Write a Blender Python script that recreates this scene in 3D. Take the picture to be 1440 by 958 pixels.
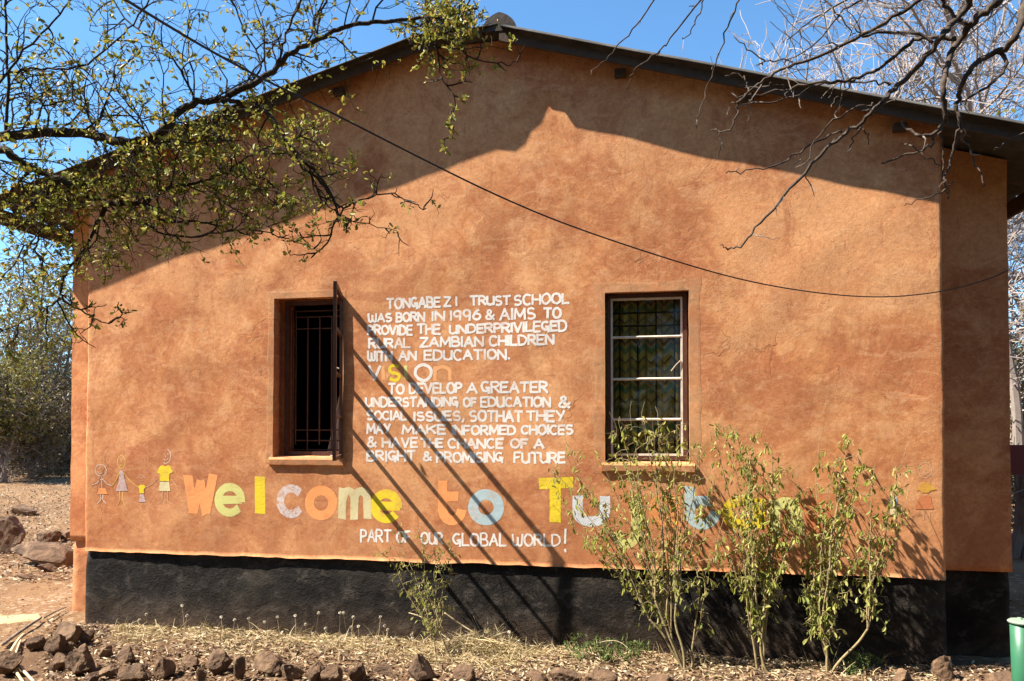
import bpy, bmesh, math, random
from mathutils import Vector, Matrix, noise
R = math.radians
scene = bpy.context.scene
for o in list(bpy.data.objects): bpy.data.objects.remove(o)
COL = scene.collection

# ------------------------------------------------------------------ camera
F, THETA, PITCH = 1050.0, R(10.1), R(1.2)          # focal length in photo pixels (1440 wide)
CX, CY = 720.0, 580.0                              # principal point (the lens is shifted up)
CAM = Vector((0.0, -5.14, 1.5))
fwd = Vector((-math.sin(THETA)*math.cos(PITCH), math.cos(THETA)*math.cos(PITCH), math.sin(PITCH)))
rgt = Vector((math.cos(THETA), math.sin(THETA), 0.0))
upv = rgt.cross(fwd)
cd = bpy.data.cameras.new('camera'); cam = bpy.data.objects.new('camera', cd); COL.objects.link(cam)
cam.matrix_world = Matrix(((rgt.x, upv.x, -fwd.x, CAM.x), (rgt.y, upv.y, -fwd.y, CAM.y), (rgt.z, upv.z, -fwd.z, CAM.z), (0, 0, 0, 1)))
cd.sensor_width = 36.0; cd.lens = 36.0*F/1440.0; cd.shift_y = (CY-479.0)/1440.0
cd.clip_start = 0.05; cd.clip_end = 2000.0
scene.camera = cam

# ------------------------------------------------------------------ light
SA, SB = 2.9, 3.75                                 # sunlight runs (SA, 1, -SB): right, into the wall, down
sdir = Vector((SA, 1.0, -SB)).normalized()
world = bpy.data.worlds.new('World'); scene.world = world; world.use_nodes = True
wn = world.node_tree.nodes; wn.clear()
sky = wn.new('ShaderNodeTexSky'); sky.sky_type = 'NISHITA'; sky.sun_disc = False
sky.sun_elevation = math.asin(-sdir.z); sky.sun_rotation = math.atan2(-SA, -1.0)
sky.altitude = 1000; sky.air_density = 1.0; sky.dust_density = 0.1; sky.ozone_density = 6.0
bgn = wn.new('ShaderNodeBackground'); bgn.inputs['Strength'].default_value = 0.086
won = wn.new('ShaderNodeOutputWorld')
hs = wn.new('ShaderNodeHueSaturation'); hs.inputs['Saturation'].default_value = 1.07; hs.inputs['Hue'].default_value = .491; hs.inputs['Value'].default_value = 1.06
world.node_tree.links.new(sky.outputs[0], hs.inputs['Color']); world.node_tree.links.new(hs.outputs[0], bgn.inputs[0]); world.node_tree.links.new(bgn.outputs[0], won.inputs[0])
sl = bpy.data.lights.new('sun', 'SUN'); sl.energy = 5.0; sl.angle = R(0.5); sl.color = (1.0, 0.93, 0.82)
so = bpy.data.objects.new('sun', sl); COL.objects.link(so); so.location = (-6, -6, 9)
so.rotation_euler = sdir.to_track_quat('-Z', 'Y').to_euler()
vs = scene.view_settings
vs.view_transform = 'Standard'; vs.look = 'None'; vs.exposure = 1.66; vs.gamma = 1.0; vs.use_curve_mapping = False

# ------------------------------------------------------------------ pixel -> world
def ray(px, py): return fwd + rgt*((px-CX)/F) - upv*((py-CY)/F)
def W(px, py, y=0.0):                              # on the plane y
    d = ray(px, py); t = (y-CAM.y)/d.y; return CAM + d*t
def G(px, py, z=0.0):                              # on the ground height z
    d = ray(px, py); t = (z-CAM.z)/d.z; return CAM + d*t
def ppm(p): return F/((p-CAM).dot(fwd))            # photo pixels per metre there

# ------------------------------------------------------------------ objects
def tag(o, label=None, cat=None, group=None, kind=None):
    if label: o['label'] = label
    if cat: o['category'] = cat
    if group: o['group'] = group
    if kind: o['kind'] = kind
    return o
def empty(name, loc, label, cat, group=None):
    o = bpy.data.objects.new(name, None); COL.objects.link(o); o.location = loc; o.empty_display_size = 0.2
    return tag(o, label, cat, group)
class MB:
    def __init__(s): s.v = []; s.f = []; s.m = []
    def add(s, vs_, fs, mi=0):
        b = len(s.v); s.v += [tuple(v) for v in vs_]; s.f += [tuple(b+i for i in f) for f in fs]; s.m += [mi]*len(fs)
    def box(s, a, b, mi=0):
        (x0, y0, z0), (x1, y1, z1) = a, b
        v = [(x0,y0,z0),(x1,y0,z0),(x1,y1,z0),(x0,y1,z0),(x0,y0,z1),(x1,y0,z1),(x1,y1,z1),(x0,y1,z1)]
        s.add(v, [(3,2,1,0),(4,5,6,7),(0,1,5,4),(1,2,6,5),(2,3,7,6),(3,0,4,7)], mi)
    def tube(s, pts, rad, n=6, mi=0, cap=True):
        pts = [Vector(p) for p in pts]
        if not isinstance(rad, (list, tuple)): rad = [rad]*len(pts)
        t0 = (pts[1]-pts[0]).normalized()
        u = t0.orthogonal().normalized(); vs_ = []
        for i, p in enumerate(pts):
            t = (pts[min(i+1, len(pts)-1)]-pts[max(i-1, 0)])
            if t.length < 1e-9: t = t0
            t.normalize(); u = u - t*u.dot(t)
            if u.length < 1e-6: u = t.orthogonal()
            u.normalize(); w = t.cross(u)
            for k in range(n):
                a = 2*math.pi*k/n; vs_.append(p + (u*math.cos(a)+w*math.sin(a))*rad[i])
        fs = []
        for i in range(len(pts)-1):
            for k in range(n):
                k2 = (k+1) % n; fs.append((i*n+k, i*n+k2, (i+1)*n+k2, (i+1)*n+k))
        if cap and n > 2:
            fs.append(tuple(range(n))[::-1]); fs.append(tuple((len(pts)-1)*n+k for k in range(n)))
        s.add(vs_, fs, mi)
    def bar(s, a, b, w, d, mi=0):                  # square bar a->b, w across, d in depth
        a, b = Vector(a), Vector(b); t = (b-a).normalized()
        q = Vector((0, 1, 0)) if abs(t.y) < .9 else Vector((0, 0, 1))
        p = t.cross(q).normalized()*(w/2); q = p.cross(t).normalized()*(d/2)
        v = [a-p-q, a+p-q, a+p+q, a-p+q, b-p-q, b+p-q, b+p+q, b-p+q]
        s.add(v, [(3,2,1,0),(4,5,6,7),(0,1,5,4),(1,2,6,5),(2,3,7,6),(3,0,4,7)], mi)
    def build(s, name, mats, parent=None, smooth=False, recalc=False):
        me = bpy.data.meshes.new(name); me.from_pydata(s.v, [], s.f)
        if not isinstance(mats, (list, tuple)): mats = [mats]
        for m in mats: me.materials.append(m)
        if len(mats) > 1: me.polygons.foreach_set('material_index', s.m)
        if recalc:
            b = bmesh.new(); b.from_mesh(me); bmesh.ops.recalc_face_normals(b, faces=b.faces); b.to_mesh(me); b.free()
        if smooth: me.polygons.foreach_set('use_smooth', [True]*len(me.polygons))
        me.update()
        o = bpy.data.objects.new(name, me); COL.objects.link(o)
        if parent:
            o.parent = parent
            par = Matrix.Translation(parent.location) if parent.type == 'EMPTY' else Matrix.Identity(4)
            if parent.type == 'EMPTY':
                o.matrix_parent_inverse = (Matrix.Translation(parent.location) @ parent.rotation_euler.to_matrix().to_4x4()).inverted()
            elif parent.parent is not None: pass
        return o
def sub(o, parent):                                # mesh child of a mesh part that sits at world identity
    o.parent = parent
    return o

XL, XR = W(119, 700).x, W(1330, 700).x            # ends of the gable front
# ------------------------------------------------------------------ materials
def newmat(name):
    m = bpy.data.materials.new(name); m.use_nodes = True; nt = m.node_tree; nt.nodes.clear()
    out = nt.nodes.new('ShaderNodeOutputMaterial'); b = nt.nodes.new('ShaderNodeBsdfPrincipled')
    nt.links.new(b.outputs[0], out.inputs[0]); return m, nt, b
class NT:
    def __init__(s, nt): s.nt = nt
    def n(s, t, **kw):
        x = s.nt.nodes.new(t)
        for k, v in kw.items(): setattr(x, k, v)
        return x
    def l(s, a, b): s.nt.links.new(a, b)
    def pos(s): return s.n('ShaderNodeNewGeometry').outputs['Position']
    def mapv(s, v, scale=(1,1,1), loc=(0,0,0), rot=(0,0,0)):
        m = s.n('ShaderNodeMapping'); s.l(v, m.inputs[0]); m.inputs['Scale'].default_value = scale
        m.inputs['Location'].default_value = loc; m.inputs['Rotation'].default_value = rot; return m.outputs[0]
    def noise(s, v, scale, detail=4, rough=.55, dist=0.0):
        m = s.n('ShaderNodeTexNoise'); s.l(v, m.inputs['Vector']); m.inputs['Scale'].default_value = scale
        m.inputs['Detail'].default_value = detail; m.inputs['Roughness'].default_value = rough
        m.inputs['Distortion'].default_value = dist; return m.outputs['Fac']
    def ramp(s, f, stops, interp='LINEAR'):
        r = s.n('ShaderNodeValToRGB'); r.color_ramp.interpolation = interp; e = r.color_ramp.elements
        while len(e) < len(stops): e.new(0.5)
        for i, (p, c) in enumerate(stops):
            e[i].position = p; e[i].color = (c[0], c[1], c[2], 1) if not isinstance(c, (int, float)) else (c, c, c, 1)
        s.l(f, r.inputs[0]); return r.outputs[0]
    def mix(s, f, a, b, mode='MIX'):
        m = s.n('ShaderNodeMix', data_type='RGBA', blend_type=mode)
        if isinstance(f, (int, float)): m.inputs[0].default_value = f
        else: s.l(f, m.inputs[0])
        for i, c in ((6, a), (7, b)):
            if isinstance(c, (tuple, list)): m.inputs[i].default_value = (c[0], c[1], c[2], 1)
            else: s.l(c, m.inputs[i])
        return m.outputs[2]
    def math(s, op, a, b=0.0, c=0.0, clamp=False):
        m = s.n('ShaderNodeMath', operation=op); m.use_clamp = clamp
        for i, x in enumerate((a, b, c)):
            if isinstance(x, (int, float)): m.inputs[i].default_value = x
            else: s.l(x, m.inputs[i])
        return m.outputs[0]
    def bump(s, h, strength, dist, nrm=None):
        b = s.n('ShaderNodeBump'); b.inputs['Strength'].default_value = strength; b.inputs['Distance'].default_value = dist
        s.l(h, b.inputs['Height'])
        if nrm is not None: s.l(nrm, b.inputs['Normal'])
        return b.outputs[0]
    def island(s): return s.n('ShaderNodeNewGeometry').outputs['Random Per Island']

def plaster_nodes(k):
    p = k.pos()
    a = k.noise(p, .75, 4, .6, .5); b = k.noise(p, 2.4, 6, .60, 1.1); c = k.noise(p, 9, 5, .62, .8)
    col = k.ramp(a, [(.32, (.40, .150, .066)), (.5, (.46, .188, .082)), (.68, (.53, .240, .108))])
    sw = k.ramp(b, [(.34, (.30, .100, .046)), (.45, (.43, .168, .070)), (.53, (.52, .232, .098)), (.63, (.68, .385, .190))])
    col = k.mix(.78, col, sw)
    c2 = k.ramp(c, [(.32, (.32, .108, .050)), (.46, (.47, .200, .085)), (.56, (.53, .245, .105)), (.70, (.68, .390, .200))])
    col = k.mix(.45, col, c2)
    pl_ = k.ramp(k.noise(p, .95, 6, .62, .7), [(.47, 0.0), (.53, .38), (.66, .62)]); col = k.mix(pl_, col, (.66, .345, .165))
    dk_ = k.ramp(k.noise(k.mapv(p, loc=(7, 2, 5)), 1.25, 6, .64, .8), [(.54, 0.0), (.58, .40), (.70, .55)]); col = k.mix(dk_, col, (.36, .130, .055))
    # reddish damp blotches and pale trowel sweeps
    bl = k.ramp(k.noise(p, 1.5, 6, .68, .9), [(.53, 0.0), (.57, .42), (.70, .62)])
    col = k.mix(bl, col, (.36, .125, .056))
    st = k.noise(k.mapv(p, (4, 1, 11), rot=(0, R(28), 0)), 1.1, 5, .62, 1.2)
    col = k.mix(k.math('MULTIPLY', k.ramp(st, [(.52, 0.0), (.66, 1.0)]), .42), col, (.62, .345, .185))
    st2 = k.noise(k.mapv(p, (9, 1, 4), rot=(0, R(-20), 0), loc=(3, 0, 1)), 1.0, 5, .62, 1.4)
    col = k.mix(k.math('MULTIPLY', k.ramp(st2, [(.56, 0.0), (.70, 1.0)]), .40), col, (.33, .110, .050))
    sl_ = k.math('ABSOLUTE', k.math('SUBTRACT', k.noise(p, 4.6, 7, .66, 2.6), .5)); swl = k.math('MULTIPLY', k.ramp(sl_, [(.0, 1.0), (.030, 0.0)]), k.ramp(k.noise(p, 3.3, 4, .6), [(.42, 0.0), (.58, 1.0)]))
    col = k.mix(k.math('MULTIPLY', swl, .26), col, (.74, .46, .26))
    # a few hairline cracks
    dv = k.n('ShaderNodeVectorMath', operation='ADD'); nz = k.n('ShaderNodeTexNoise'); k.l(p, nz.inputs['Vector']); nz.inputs['Scale'].default_value = 2.2; nz.inputs['Detail'].default_value = 6
    sc = k.n('ShaderNodeVectorMath', operation='SCALE'); k.l(nz.outputs['Color'], sc.inputs[0]); sc.inputs['Scale'].default_value = .8
    k.l(p, dv.inputs[0]); k.l(sc.outputs[0], dv.inputs[1])
    vo = k.n('ShaderNodeTexVoronoi', feature='DISTANCE_TO_EDGE'); k.l(dv.outputs[0], vo.inputs['Vector']); vo.inputs['Scale'].default_value = .8
    cr = k.ramp(vo.outputs['Distance'], [(.0, 1.0), (.006, 0.0)])
    crm = k.math('MULTIPLY', cr, k.ramp(k.noise(p, 1.3, 5, .6), [(.55, 0.0), (.62, .8)]))
    col = k.mix(k.math('MULTIPLY', crm, .5), col, (.14, .05, .025))
    chip = k.ramp(k.noise(p, 21, 2, .5), [(.195, 1.0), (.23, 0.0)])
    col = k.mix(k.math('MULTIPLY', chip, .8), col, (.10, .035, .02))
    grain = k.noise(p, 120, 3, .7)
    col = k.mix(k.ramp(grain, [(.3, .22), (.55, 0.0)]), col, (.24, .080, .038))
    fine = k.ramp(k.noise(p, 34, 7, .75, .4), [(.34, (.70, .66, .62)), (.5, (1.08, 1.08, 1.08)), (.66, (1.40, 1.46, 1.55))])
    col = k.mix(.42, col, fine, 'MULTIPLY')
    cn = k.noise(p, 2.7, 5, .6, 1.3); cl_ = k.math('ABSOLUTE', k.math('SUBTRACT', cn, .5)); crease = k.math('MULTIPLY', k.ramp(cl_, [(.0, 1.0), (.012, 0.0)]), k.ramp(k.noise(p, 4.5, 4, .6), [(.50, 0.0), (.60, 1.0)]))
    col = k.mix(k.math('MULTIPLY', crease, .5), col, (.25, .08, .038))
    # splash-back dirt low on the wall
    sx = k.n('ShaderNodeSeparateXYZ'); k.l(p, sx.inputs[0])
    low = k.math('SUBTRACT', 1.0, k.math('DIVIDE', k.math('SUBTRACT', sx.outputs['Z'], .55), .75), clamp=True)
    lowm = k.math('MULTIPLY', low, k.ramp(k.noise(p, 2.3, 5, .65, 1.0), [(.38, 0.2), (.62, 1.0)]))
    col = k.mix(k.math('MULTIPLY', lowm, .55), col, (.31, .110, .052))
    col = k.mix(1.0, col, (1.09, 1.045, .985), 'MULTIPLY')
    h = k.math('ADD', k.math('MULTIPLY', b, .30), k.math('ADD', k.math('MULTIPLY', c, .14), k.math('MULTIPLY', k.noise(p, 48, 6, .78), .14)))
    h = k.math('ADD', k.math('SUBTRACT', h, k.math('MULTIPLY', crease, .035)), k.math('MULTIPLY', swl, .014)); h = k.math('SUBTRACT', h, k.math('ADD', k.math('MULTIPLY', crm, .10), k.math('MULTIPLY', chip, .10)))
    return p, col, h
M = {}
def mk_plaster():
    m, nt, b = newmat('terracotta_plaster'); k = NT(nt); p, col, h = plaster_nodes(k)
    k.l(col, b.inputs['Base Color']); b.inputs['Roughness'].default_value = .92; b.inputs['Specular IOR Level'].default_value = .15
    k.l(k.bump(h, .55, .020), b.inputs['Normal']); M['plaster'] = m
mk_plaster()
def mk_paint(name, c, cover=.9, scale=22.0):
    m, nt, b = newmat('paint_'+name); k = NT(nt); p, col, h = plaster_nodes(k)
    w = k.noise(p, scale, 5, .7, .8); lo = .62-cover*.42
    mask = k.ramp(w, [(max(lo-.10, 0), 0.0), (lo+.10, 1.0)])
    mask = k.math('MULTIPLY', mask, .55+.43*cover)
    mask = k.math('MULTIPLY', mask, k.ramp(k.noise(p, 6, 4, .65), [(.34, .66), (.48, 1.0)]))
    tone = k.mix(k.noise(p, 7, 3), tuple(x*.86 for x in c), c)
    k.l(k.mix(mask, col, tone), b.inputs['Base Color']); b.inputs['Roughness'].default_value = .75; b.inputs['Specular IOR Level'].default_value = .25
    k.l(k.bump(h, .55, .020), b.inputs['Normal']); M[name] = m
mk_paint('white', (.84, .78, .71), 1.0, 30); mk_paint('orange', (.90, .35, .12), 1.0); mk_paint('peach', (.90, .42, .17), 1.0); mk_paint('yellow', (.84, .62, .03), 1.0)
mk_paint('lime', (.72, .70, .24), .85); mk_paint('cream', (.74, .66, .36), .8); mk_paint('blue', (.46, .60, .62), .9); mk_paint('chalk', (.72, .71, .72), .42, 34)
mk_paint('pale', (.76, .66, .55), .55, 40); mk_paint('sky', (.30, .50, .66), .8); mk_paint('palewhite', (.66, .70, .74), .9)
mk_paint('ochre', (.68, .36, .05), .7); mk_paint('lilac', (.58, .50, .52), .5, 40); mk_paint('gold', (.74, .48, .12), .75, 40); mk_paint('faint', (.70, .42, .26), .5, 40)
mk_paint('rust', (.62, .19, .07), .75)

def simple(name, c, rough=.8, var=.25, scale=8, bump=.0, bscale=40, spec=.3, metal=0.0, c2=None, bdist=.01):
    m, nt, b = newmat(name); k = NT(nt); p = k.pos()
    c2 = c2 or tuple(x*(1-var) for x in c); n1 = k.noise(p, scale, 5, .62, .5)
    k.l(k.ramp(n1, [(.33, c2), (.66, c)]), b.inputs['Base Color']); b.inputs['Roughness'].default_value = rough
    b.inputs['Specular IOR Level'].default_value = spec; b.inputs['Metallic'].default_value = metal
    if bump: k.l(k.bump(k.noise(p, bscale, 5, .65), bump, bdist), b.inputs['Normal'])
    M[name] = m; return m
def mk_plinth():
    m, nt, b = newmat('black_plinth_paint'); k = NT(nt); p = k.pos()
    a = k.noise(k.mapv(p, (1, 1, 1.3)), 2.6, 7, .70, .5); f = k.noise(k.mapv(p, (1, 1, 1.25)), 7, 8, .74, .35); g = k.noise(p, 60, 5, .75)
    col = k.ramp(a, [(.36, (.005, .004, .0035)), (.52, (.013, .0105, .0085)), (.68, (.036, .029, .022))])
    col = k.mix(k.ramp(f, [(.52, 0.0), (.64, .6)]), col, (.080, .066, .053))
    sx = k.n('ShaderNodeSeparateXYZ'); k.l(p, sx.inputs[0])
    low = k.math('SUBTRACT', 1.0, k.math('DIVIDE', sx.outputs['Z'], .34), clamp=True)
    col = k.mix(k.math('MULTIPLY', k.math('MULTIPLY', low, low), k.ramp(a, [(.35, .1), (.65, .7)])), col, (.11, .066, .040))
    chip = k.ramp(k.noise(p, 30, 3, .55), [(.20, 1.0), (.25, 0.0)]); col = k.mix(k.math('MULTIPLY', chip, .6), col, (.17, .145, .12))
    k.l(col, b.inputs['Base Color']); b.inputs['Roughness'].default_value = .7; b.inputs['Specular IOR Level'].default_value = .14
    h = k.math('ADD', k.math('MULTIPLY', a, .4), k.math('ADD', k.math('MULTIPLY', f, .40), k.math('MULTIPLY', g, .20)))
    k.l(k.bump(h, .85, .060), b.inputs['Normal']); M['plinth'] = m
mk_plinth()
def mk_surround():
    m, nt, b = newmat('bare_render'); k = NT(nt); p, col, h = plaster_nodes(k)
    col = k.mix(k.ramp(k.noise(p, 6, 6, .68, .8), [(.36, .0), (.64, .65)]), col, (.42, .235, .12)); col = k.mix(k.ramp(k.noise(p, 9, 5, .7, .5), [(.56, 0.0), (.70, .6)]), col, (.17, .115, .068))
    k.l(col, b.inputs['Base Color']); b.inputs['Roughness'].default_value = .9; b.inputs['Specular IOR Level'].default_value = .15
    k.l(k.bump(h, .5, .016), b.inputs['Normal']); M['surround'] = m
mk_surround()
simple('roof_sheet', (.105, .094, .080), .85, scale=5, bump=.35, bscale=30, c2=(.05, .044, .038), spec=.2)
simple('ridge_cap', (.075, .06, .05), .8, scale=7, bump=.4, bscale=22, c2=(.035, .028, .024), spec=.2)
simple('weathered_timber', (.085, .062, .046), .85, scale=12, bump=.4, bscale=30, c2=(.06, .043, .033), spec=.15)
simple('rust_brown_paint', (.10, .042, .025), .55, scale=14, bump=.2, bscale=70, c2=(.06, .026, .017))
simple('frame_paint', (.42, .35, .27), .5, scale=12, bump=.1, bscale=60, c2=(.22, .15, .10))
simple('white_frame', (.78, .70, .58), .5, scale=12, c2=(.55, .46, .36))
simple('dark_steel', (.035, .026, .02), .5, scale=20, bump=.1, bscale=80)
simple('cable_black', (.02, .018, .017), .5)
simple('green_pole_paint', (.035, .15, .075), .42, scale=6, bump=.06, bscale=60, c2=(.028, .115, .06), spec=.45)
simple('pole_cap', (.25, .33, .24), .5, scale=8, bump=.1)
simple('bark_dark', (.075, .056, .043), .9, scale=22, bump=.6, bscale=60, c2=(.035, .026, .02), spec=.1)
simple('bark_grey', (.27, .22, .18), .85, scale=18, bump=.4, bscale=60, c2=(.12, .095, .075), spec=.15)
simple('bark_brown', (.105, .078, .060), .88, scale=20, bump=.5, bscale=60, c2=(.04, .03, .024), spec=.12)
simple('bark_pale', (.30, .25, .225), .85, scale=6, bump=.3, bscale=40, c2=(.25, .21, .18), spec=.15)
simple('stem_tan', (.33, .25, .13), .8, scale=18, bump=.3, bscale=70, c2=(.17, .13, .06), spec=.2)
simple('straw_pale', (.62, .50, .30), .8, scale=14, c2=(.40, .30, .16))
simple('seed_head', (.78, .70, .58), .9, scale=30)
simple('interior', (.20, .15, .11), .9, scale=3)
simple('red_panel', (.17, .035, .03), .7, scale=4)
simple('white_cloth', (.62, .58, .58), .9, scale=10)
def mk_leaf(name, cols, transl=.35, rough=.5):
    m = bpy.data.materials.new(name); m.use_nodes = True; nt = m.node_tree; nt.nodes.clear(); k = NT(nt)
    out = k.n('ShaderNodeOutputMaterial'); r = k.island()
    c = k.ramp(r, [(i/(len(cols)-1) if len(cols) > 1 else 0, x) for i, x in enumerate(cols)])
    b = k.n('ShaderNodeBsdfPrincipled'); k.l(c, b.inputs['Base Color']); b.inputs['Roughness'].default_value = rough; b.inputs['Specular IOR Level'].default_value = .3
    t = k.n('ShaderNodeBsdfTranslucent'); k.l(c, t.inputs['Color'])
    mx = k.n('ShaderNodeMixShader'); mx.inputs[0].default_value = transl; k.l(b.outputs[0], mx.inputs[1]); k.l(t.outputs[0], mx.inputs[2])
    k.l(mx.outputs[0], out.inputs[0]); M[name] = m
mk_leaf('leaf_olive', [(.11,.14,.022), (.24,.26,.04), (.38,.36,.06), (.16,.18,.03), (.44,.40,.09), (.46,.28,.05), (.30,.32,.055)], .34)
mk_leaf('leaf_shrub', [(.16,.20,.032), (.29,.31,.058), (.43,.42,.10), (.20,.24,.045), (.52,.48,.17), (.33,.24,.08)], .45, .6)
mk_leaf('leaf_yellow', [(.20,.17,.03), (.14,.14,.03), (.24,.18,.05), (.10,.11,.03)])
mk_leaf('leaf_green', [(.04,.075,.018), (.07,.11,.025), (.10,.13,.03), (.055,.08,.02)])
mk_leaf('leaf_dry', [(.13,.095,.035), (.10,.09,.03), (.18,.13,.055), (.075,.065,.022), (.15,.11,.05)])
mk_leaf('leaf_scrub', [(.20,.18,.045), (.27,.22,.065), (.14,.15,.035), (.32,.23,.08), (.20,.16,.05)])
mk_leaf('leaf_fresh', [(.08,.13,.03), (.13,.18,.045), (.24,.25,.08)])
mk_leaf('litter', [(.46,.33,.19), (.22,.13,.065), (.58,.48,.33), (.10,.055,.03), (.32,.20,.11), (.15,.09,.06), (.07,.04,.025)], .15, .8)
mk_leaf('straw', [(.56,.43,.24), (.36,.25,.12), (.66,.55,.36), (.46,.36,.17), (.26,.18,.08), (.52,.44,.20)], .2, .7)
def mk_rock():
    m, nt, b = newmat('brown_rock'); k = NT(nt); p = k.pos()
    oi = k.n('ShaderNodeObjectInfo'); a = k.noise(p, 7, 6, .65, .8); f = k.noise(p, 42, 5, .7)
    col = k.ramp(a, [(.3, (.040, .026, .017)), (.5, (.125, .074, .044)), (.72, (.29, .185, .105))])
    col = k.mix(k.ramp(f, [(.5, 0.0), (.75, .5)]), col, (.27, .175, .11))
    col = k.mix(k.math('MULTIPLY', oi.outputs['Random'], .5), col, (.10, .060, .036))
    k.l(col, b.inputs['Base Color']); b.inputs['Roughness'].default_value = .9; b.inputs['Specular IOR Level'].default_value = .2
    k.l(k.bump(k.math('ADD', a, k.math('MULTIPLY', f, .4)), 1.0, .03), b.inputs['Normal']); M['rock'] = m
mk_rock()
def mk_ground():
    m, nt, b = newmat('dry_ground'); k = NT(nt); p = k.pos()
    a = k.noise(p, .9, 6, .6, .6); f = k.noise(p, 9, 6, .7); g = k.noise(p, 55, 4, .7)
    col = k.ramp(a, [(.3, (.13, .075, .037)), (.55, (.215, .125, .062)), (.75, (.28, .185, .105))])
    col = k.mix(k.ramp(f, [(.35, .55), (.6, 0.0)]), col, (.17, .088, .046))
    v = k.n('ShaderNodeTexVoronoi'); k.l(p, v.inputs['Vector']); v.inputs['Scale'].default_value = 30; v.inputs['Randomness'].default_value = 1
    sx = k.n('ShaderNodeSeparateXYZ'); k.l(v.outputs['Color'], sx.inputs[0])
    fl = k.math('MULTIPLY', k.ramp(sx.outputs[0], [(.62, 0.0), (.66, 1.0)]), k.ramp(k.noise(p, 1.6, 3), [(.4, .1), (.6, .8)]))
    col = k.mix(fl, col, k.ramp(sx.outputs[1], [(0, (.36, .26, .16)), (.5, (.16, .09, .05)), (1, (.46, .37, .26))]))
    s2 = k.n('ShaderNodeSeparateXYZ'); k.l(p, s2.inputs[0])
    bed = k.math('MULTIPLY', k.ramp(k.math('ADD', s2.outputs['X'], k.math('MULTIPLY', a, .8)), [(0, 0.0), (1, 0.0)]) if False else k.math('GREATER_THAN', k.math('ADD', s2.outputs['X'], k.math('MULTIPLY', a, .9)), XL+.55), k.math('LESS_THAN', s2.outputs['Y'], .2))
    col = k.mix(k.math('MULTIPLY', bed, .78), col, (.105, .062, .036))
    k.l(col, b.inputs['Base Color']); b.inputs['Roughness'].default_value = .95; b.inputs['Specular IOR Level'].default_value = .1
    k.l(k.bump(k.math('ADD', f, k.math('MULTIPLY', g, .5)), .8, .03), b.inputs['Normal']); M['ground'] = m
mk_ground()
simple('path_dust', (.40, .28, .16), .95, scale=5, bump=.4, bscale=50, c2=(.46, .31, .16), spec=.1)
def mk_curtain():
    m, nt, b = newmat('patterned_curtain'); k = NT(nt); p = k.pos(); sx = k.n('ShaderNodeSeparateXYZ'); k.l(p, sx.inputs[0])
    zz = k.math('PINGPONG', k.math('MULTIPLY', sx.outputs['X'], 1.0), .045)
    v = k.math('FRACT', k.math('MULTIPLY', k.math('ADD', sx.outputs['Z'], zz), 3.6))
    col = k.ramp(v, [(0, (.30, .22, .03)), (.16, (.05, .03, .015)), (.22, (.38, .30, .06)), (.40, (.03, .14, .075)), (.55, (.34, .24, .05)), (.62, (.10, .03, .02)), (.72, (.30, .22, .06)), (.9, (.06, .10, .05))], 'CONSTANT')
    st = k.math('FRACT', k.math('MULTIPLY', sx.outputs['X'], 9.0)); col = k.mix(k.ramp(st, [(.10, .7), (.16, 0.0)], 'CONSTANT'), col, (.03, .02, .012))
    col = k.mix(k.ramp(k.noise(p, 3.5, 3), [(.35, .15), (.65, .6)]), col, (.22, .16, .07)); col = k.mix(1.0, col, (1.9, 1.8, 1.5), 'MULTIPLY'); k.l(col, b.inputs['Base Color']); b.inputs['Roughness'].default_value = .9; M['curtain'] = m
mk_curtain()
def mk_glass():
    m = bpy.data.materials.new('window_glass'); m.use_nodes = True; nt = m.node_tree; nt.nodes.clear(); k = NT(nt)
    out = k.n('ShaderNodeOutputMaterial'); t = k.n('ShaderNodeBsdfTransparent'); t.inputs[0].default_value = (.92, .92, .88, 1)
    g = k.n('ShaderNodeBsdfGlossy'); g.inputs['Roughness'].default_value = .03; fr = k.n('ShaderNodeFresnel'); fr.inputs[0].default_value = 1.22
    mx = k.n('ShaderNodeMixShader'); k.l(fr.outputs[0], mx.inputs[0]); k.l(t.outputs[0], mx.inputs[1]); k.l(g.outputs[0], mx.inputs[2]); k.l(mx.outputs[0], out.inputs[0]); M['glass'] = m
mk_glass()

# ------------------------------------------------------------------ ground
def nz(x, y, z=0.0): return noise.noise(Vector((x, y, z)))
def ground_z(x, y):
    z = .018*nz(x*1.7, y*1.7, 3) + .010*nz(x*6, y*6, 8) + .006*nz(x*17, y*17, 1)
    d = math.hypot(x, y)
    if d > 7: z += min((d-7)/30, 1)*.5*nz(x*.12, y*.12, 5)
    return z - .015
def axis(lo, hi, a, b, step, g):
    pts = [a + step*i for i in range(int((b-a)/step)+1)]
    s, x = step, pts[-1]
    while x < hi: s = min(s*g, 9); x += s; pts.append(x)
    s, x = step, pts[0]; left = []
    while x > lo: s = min(s*g, 9); x -= s; left.append(x)
    return left[::-1] + pts
xs = axis(-260, 260, -5.8, 3.2, .035, 1.09); ys = axis(-60, 420, -1.4, .6, .035, 1.09)
mb = MB(); mb.add([(x, y, ground_z(x, y)) for y in ys for x in xs], [(j*len(xs)+i, j*len(xs)+i+1, (j+1)*len(xs)+i+1, (j+1)*len(xs)+i) for j in range(len(ys)-1) for i in range(len(xs)-1)])
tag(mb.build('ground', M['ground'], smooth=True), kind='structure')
pm = MB()                                          # worn dusty path crossing on the left
pc = [G(-360, 874), G(-200, 872), G(-60, 869), G(20, 868), G(62, 867)]
cl, rows = [], 0
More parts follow.
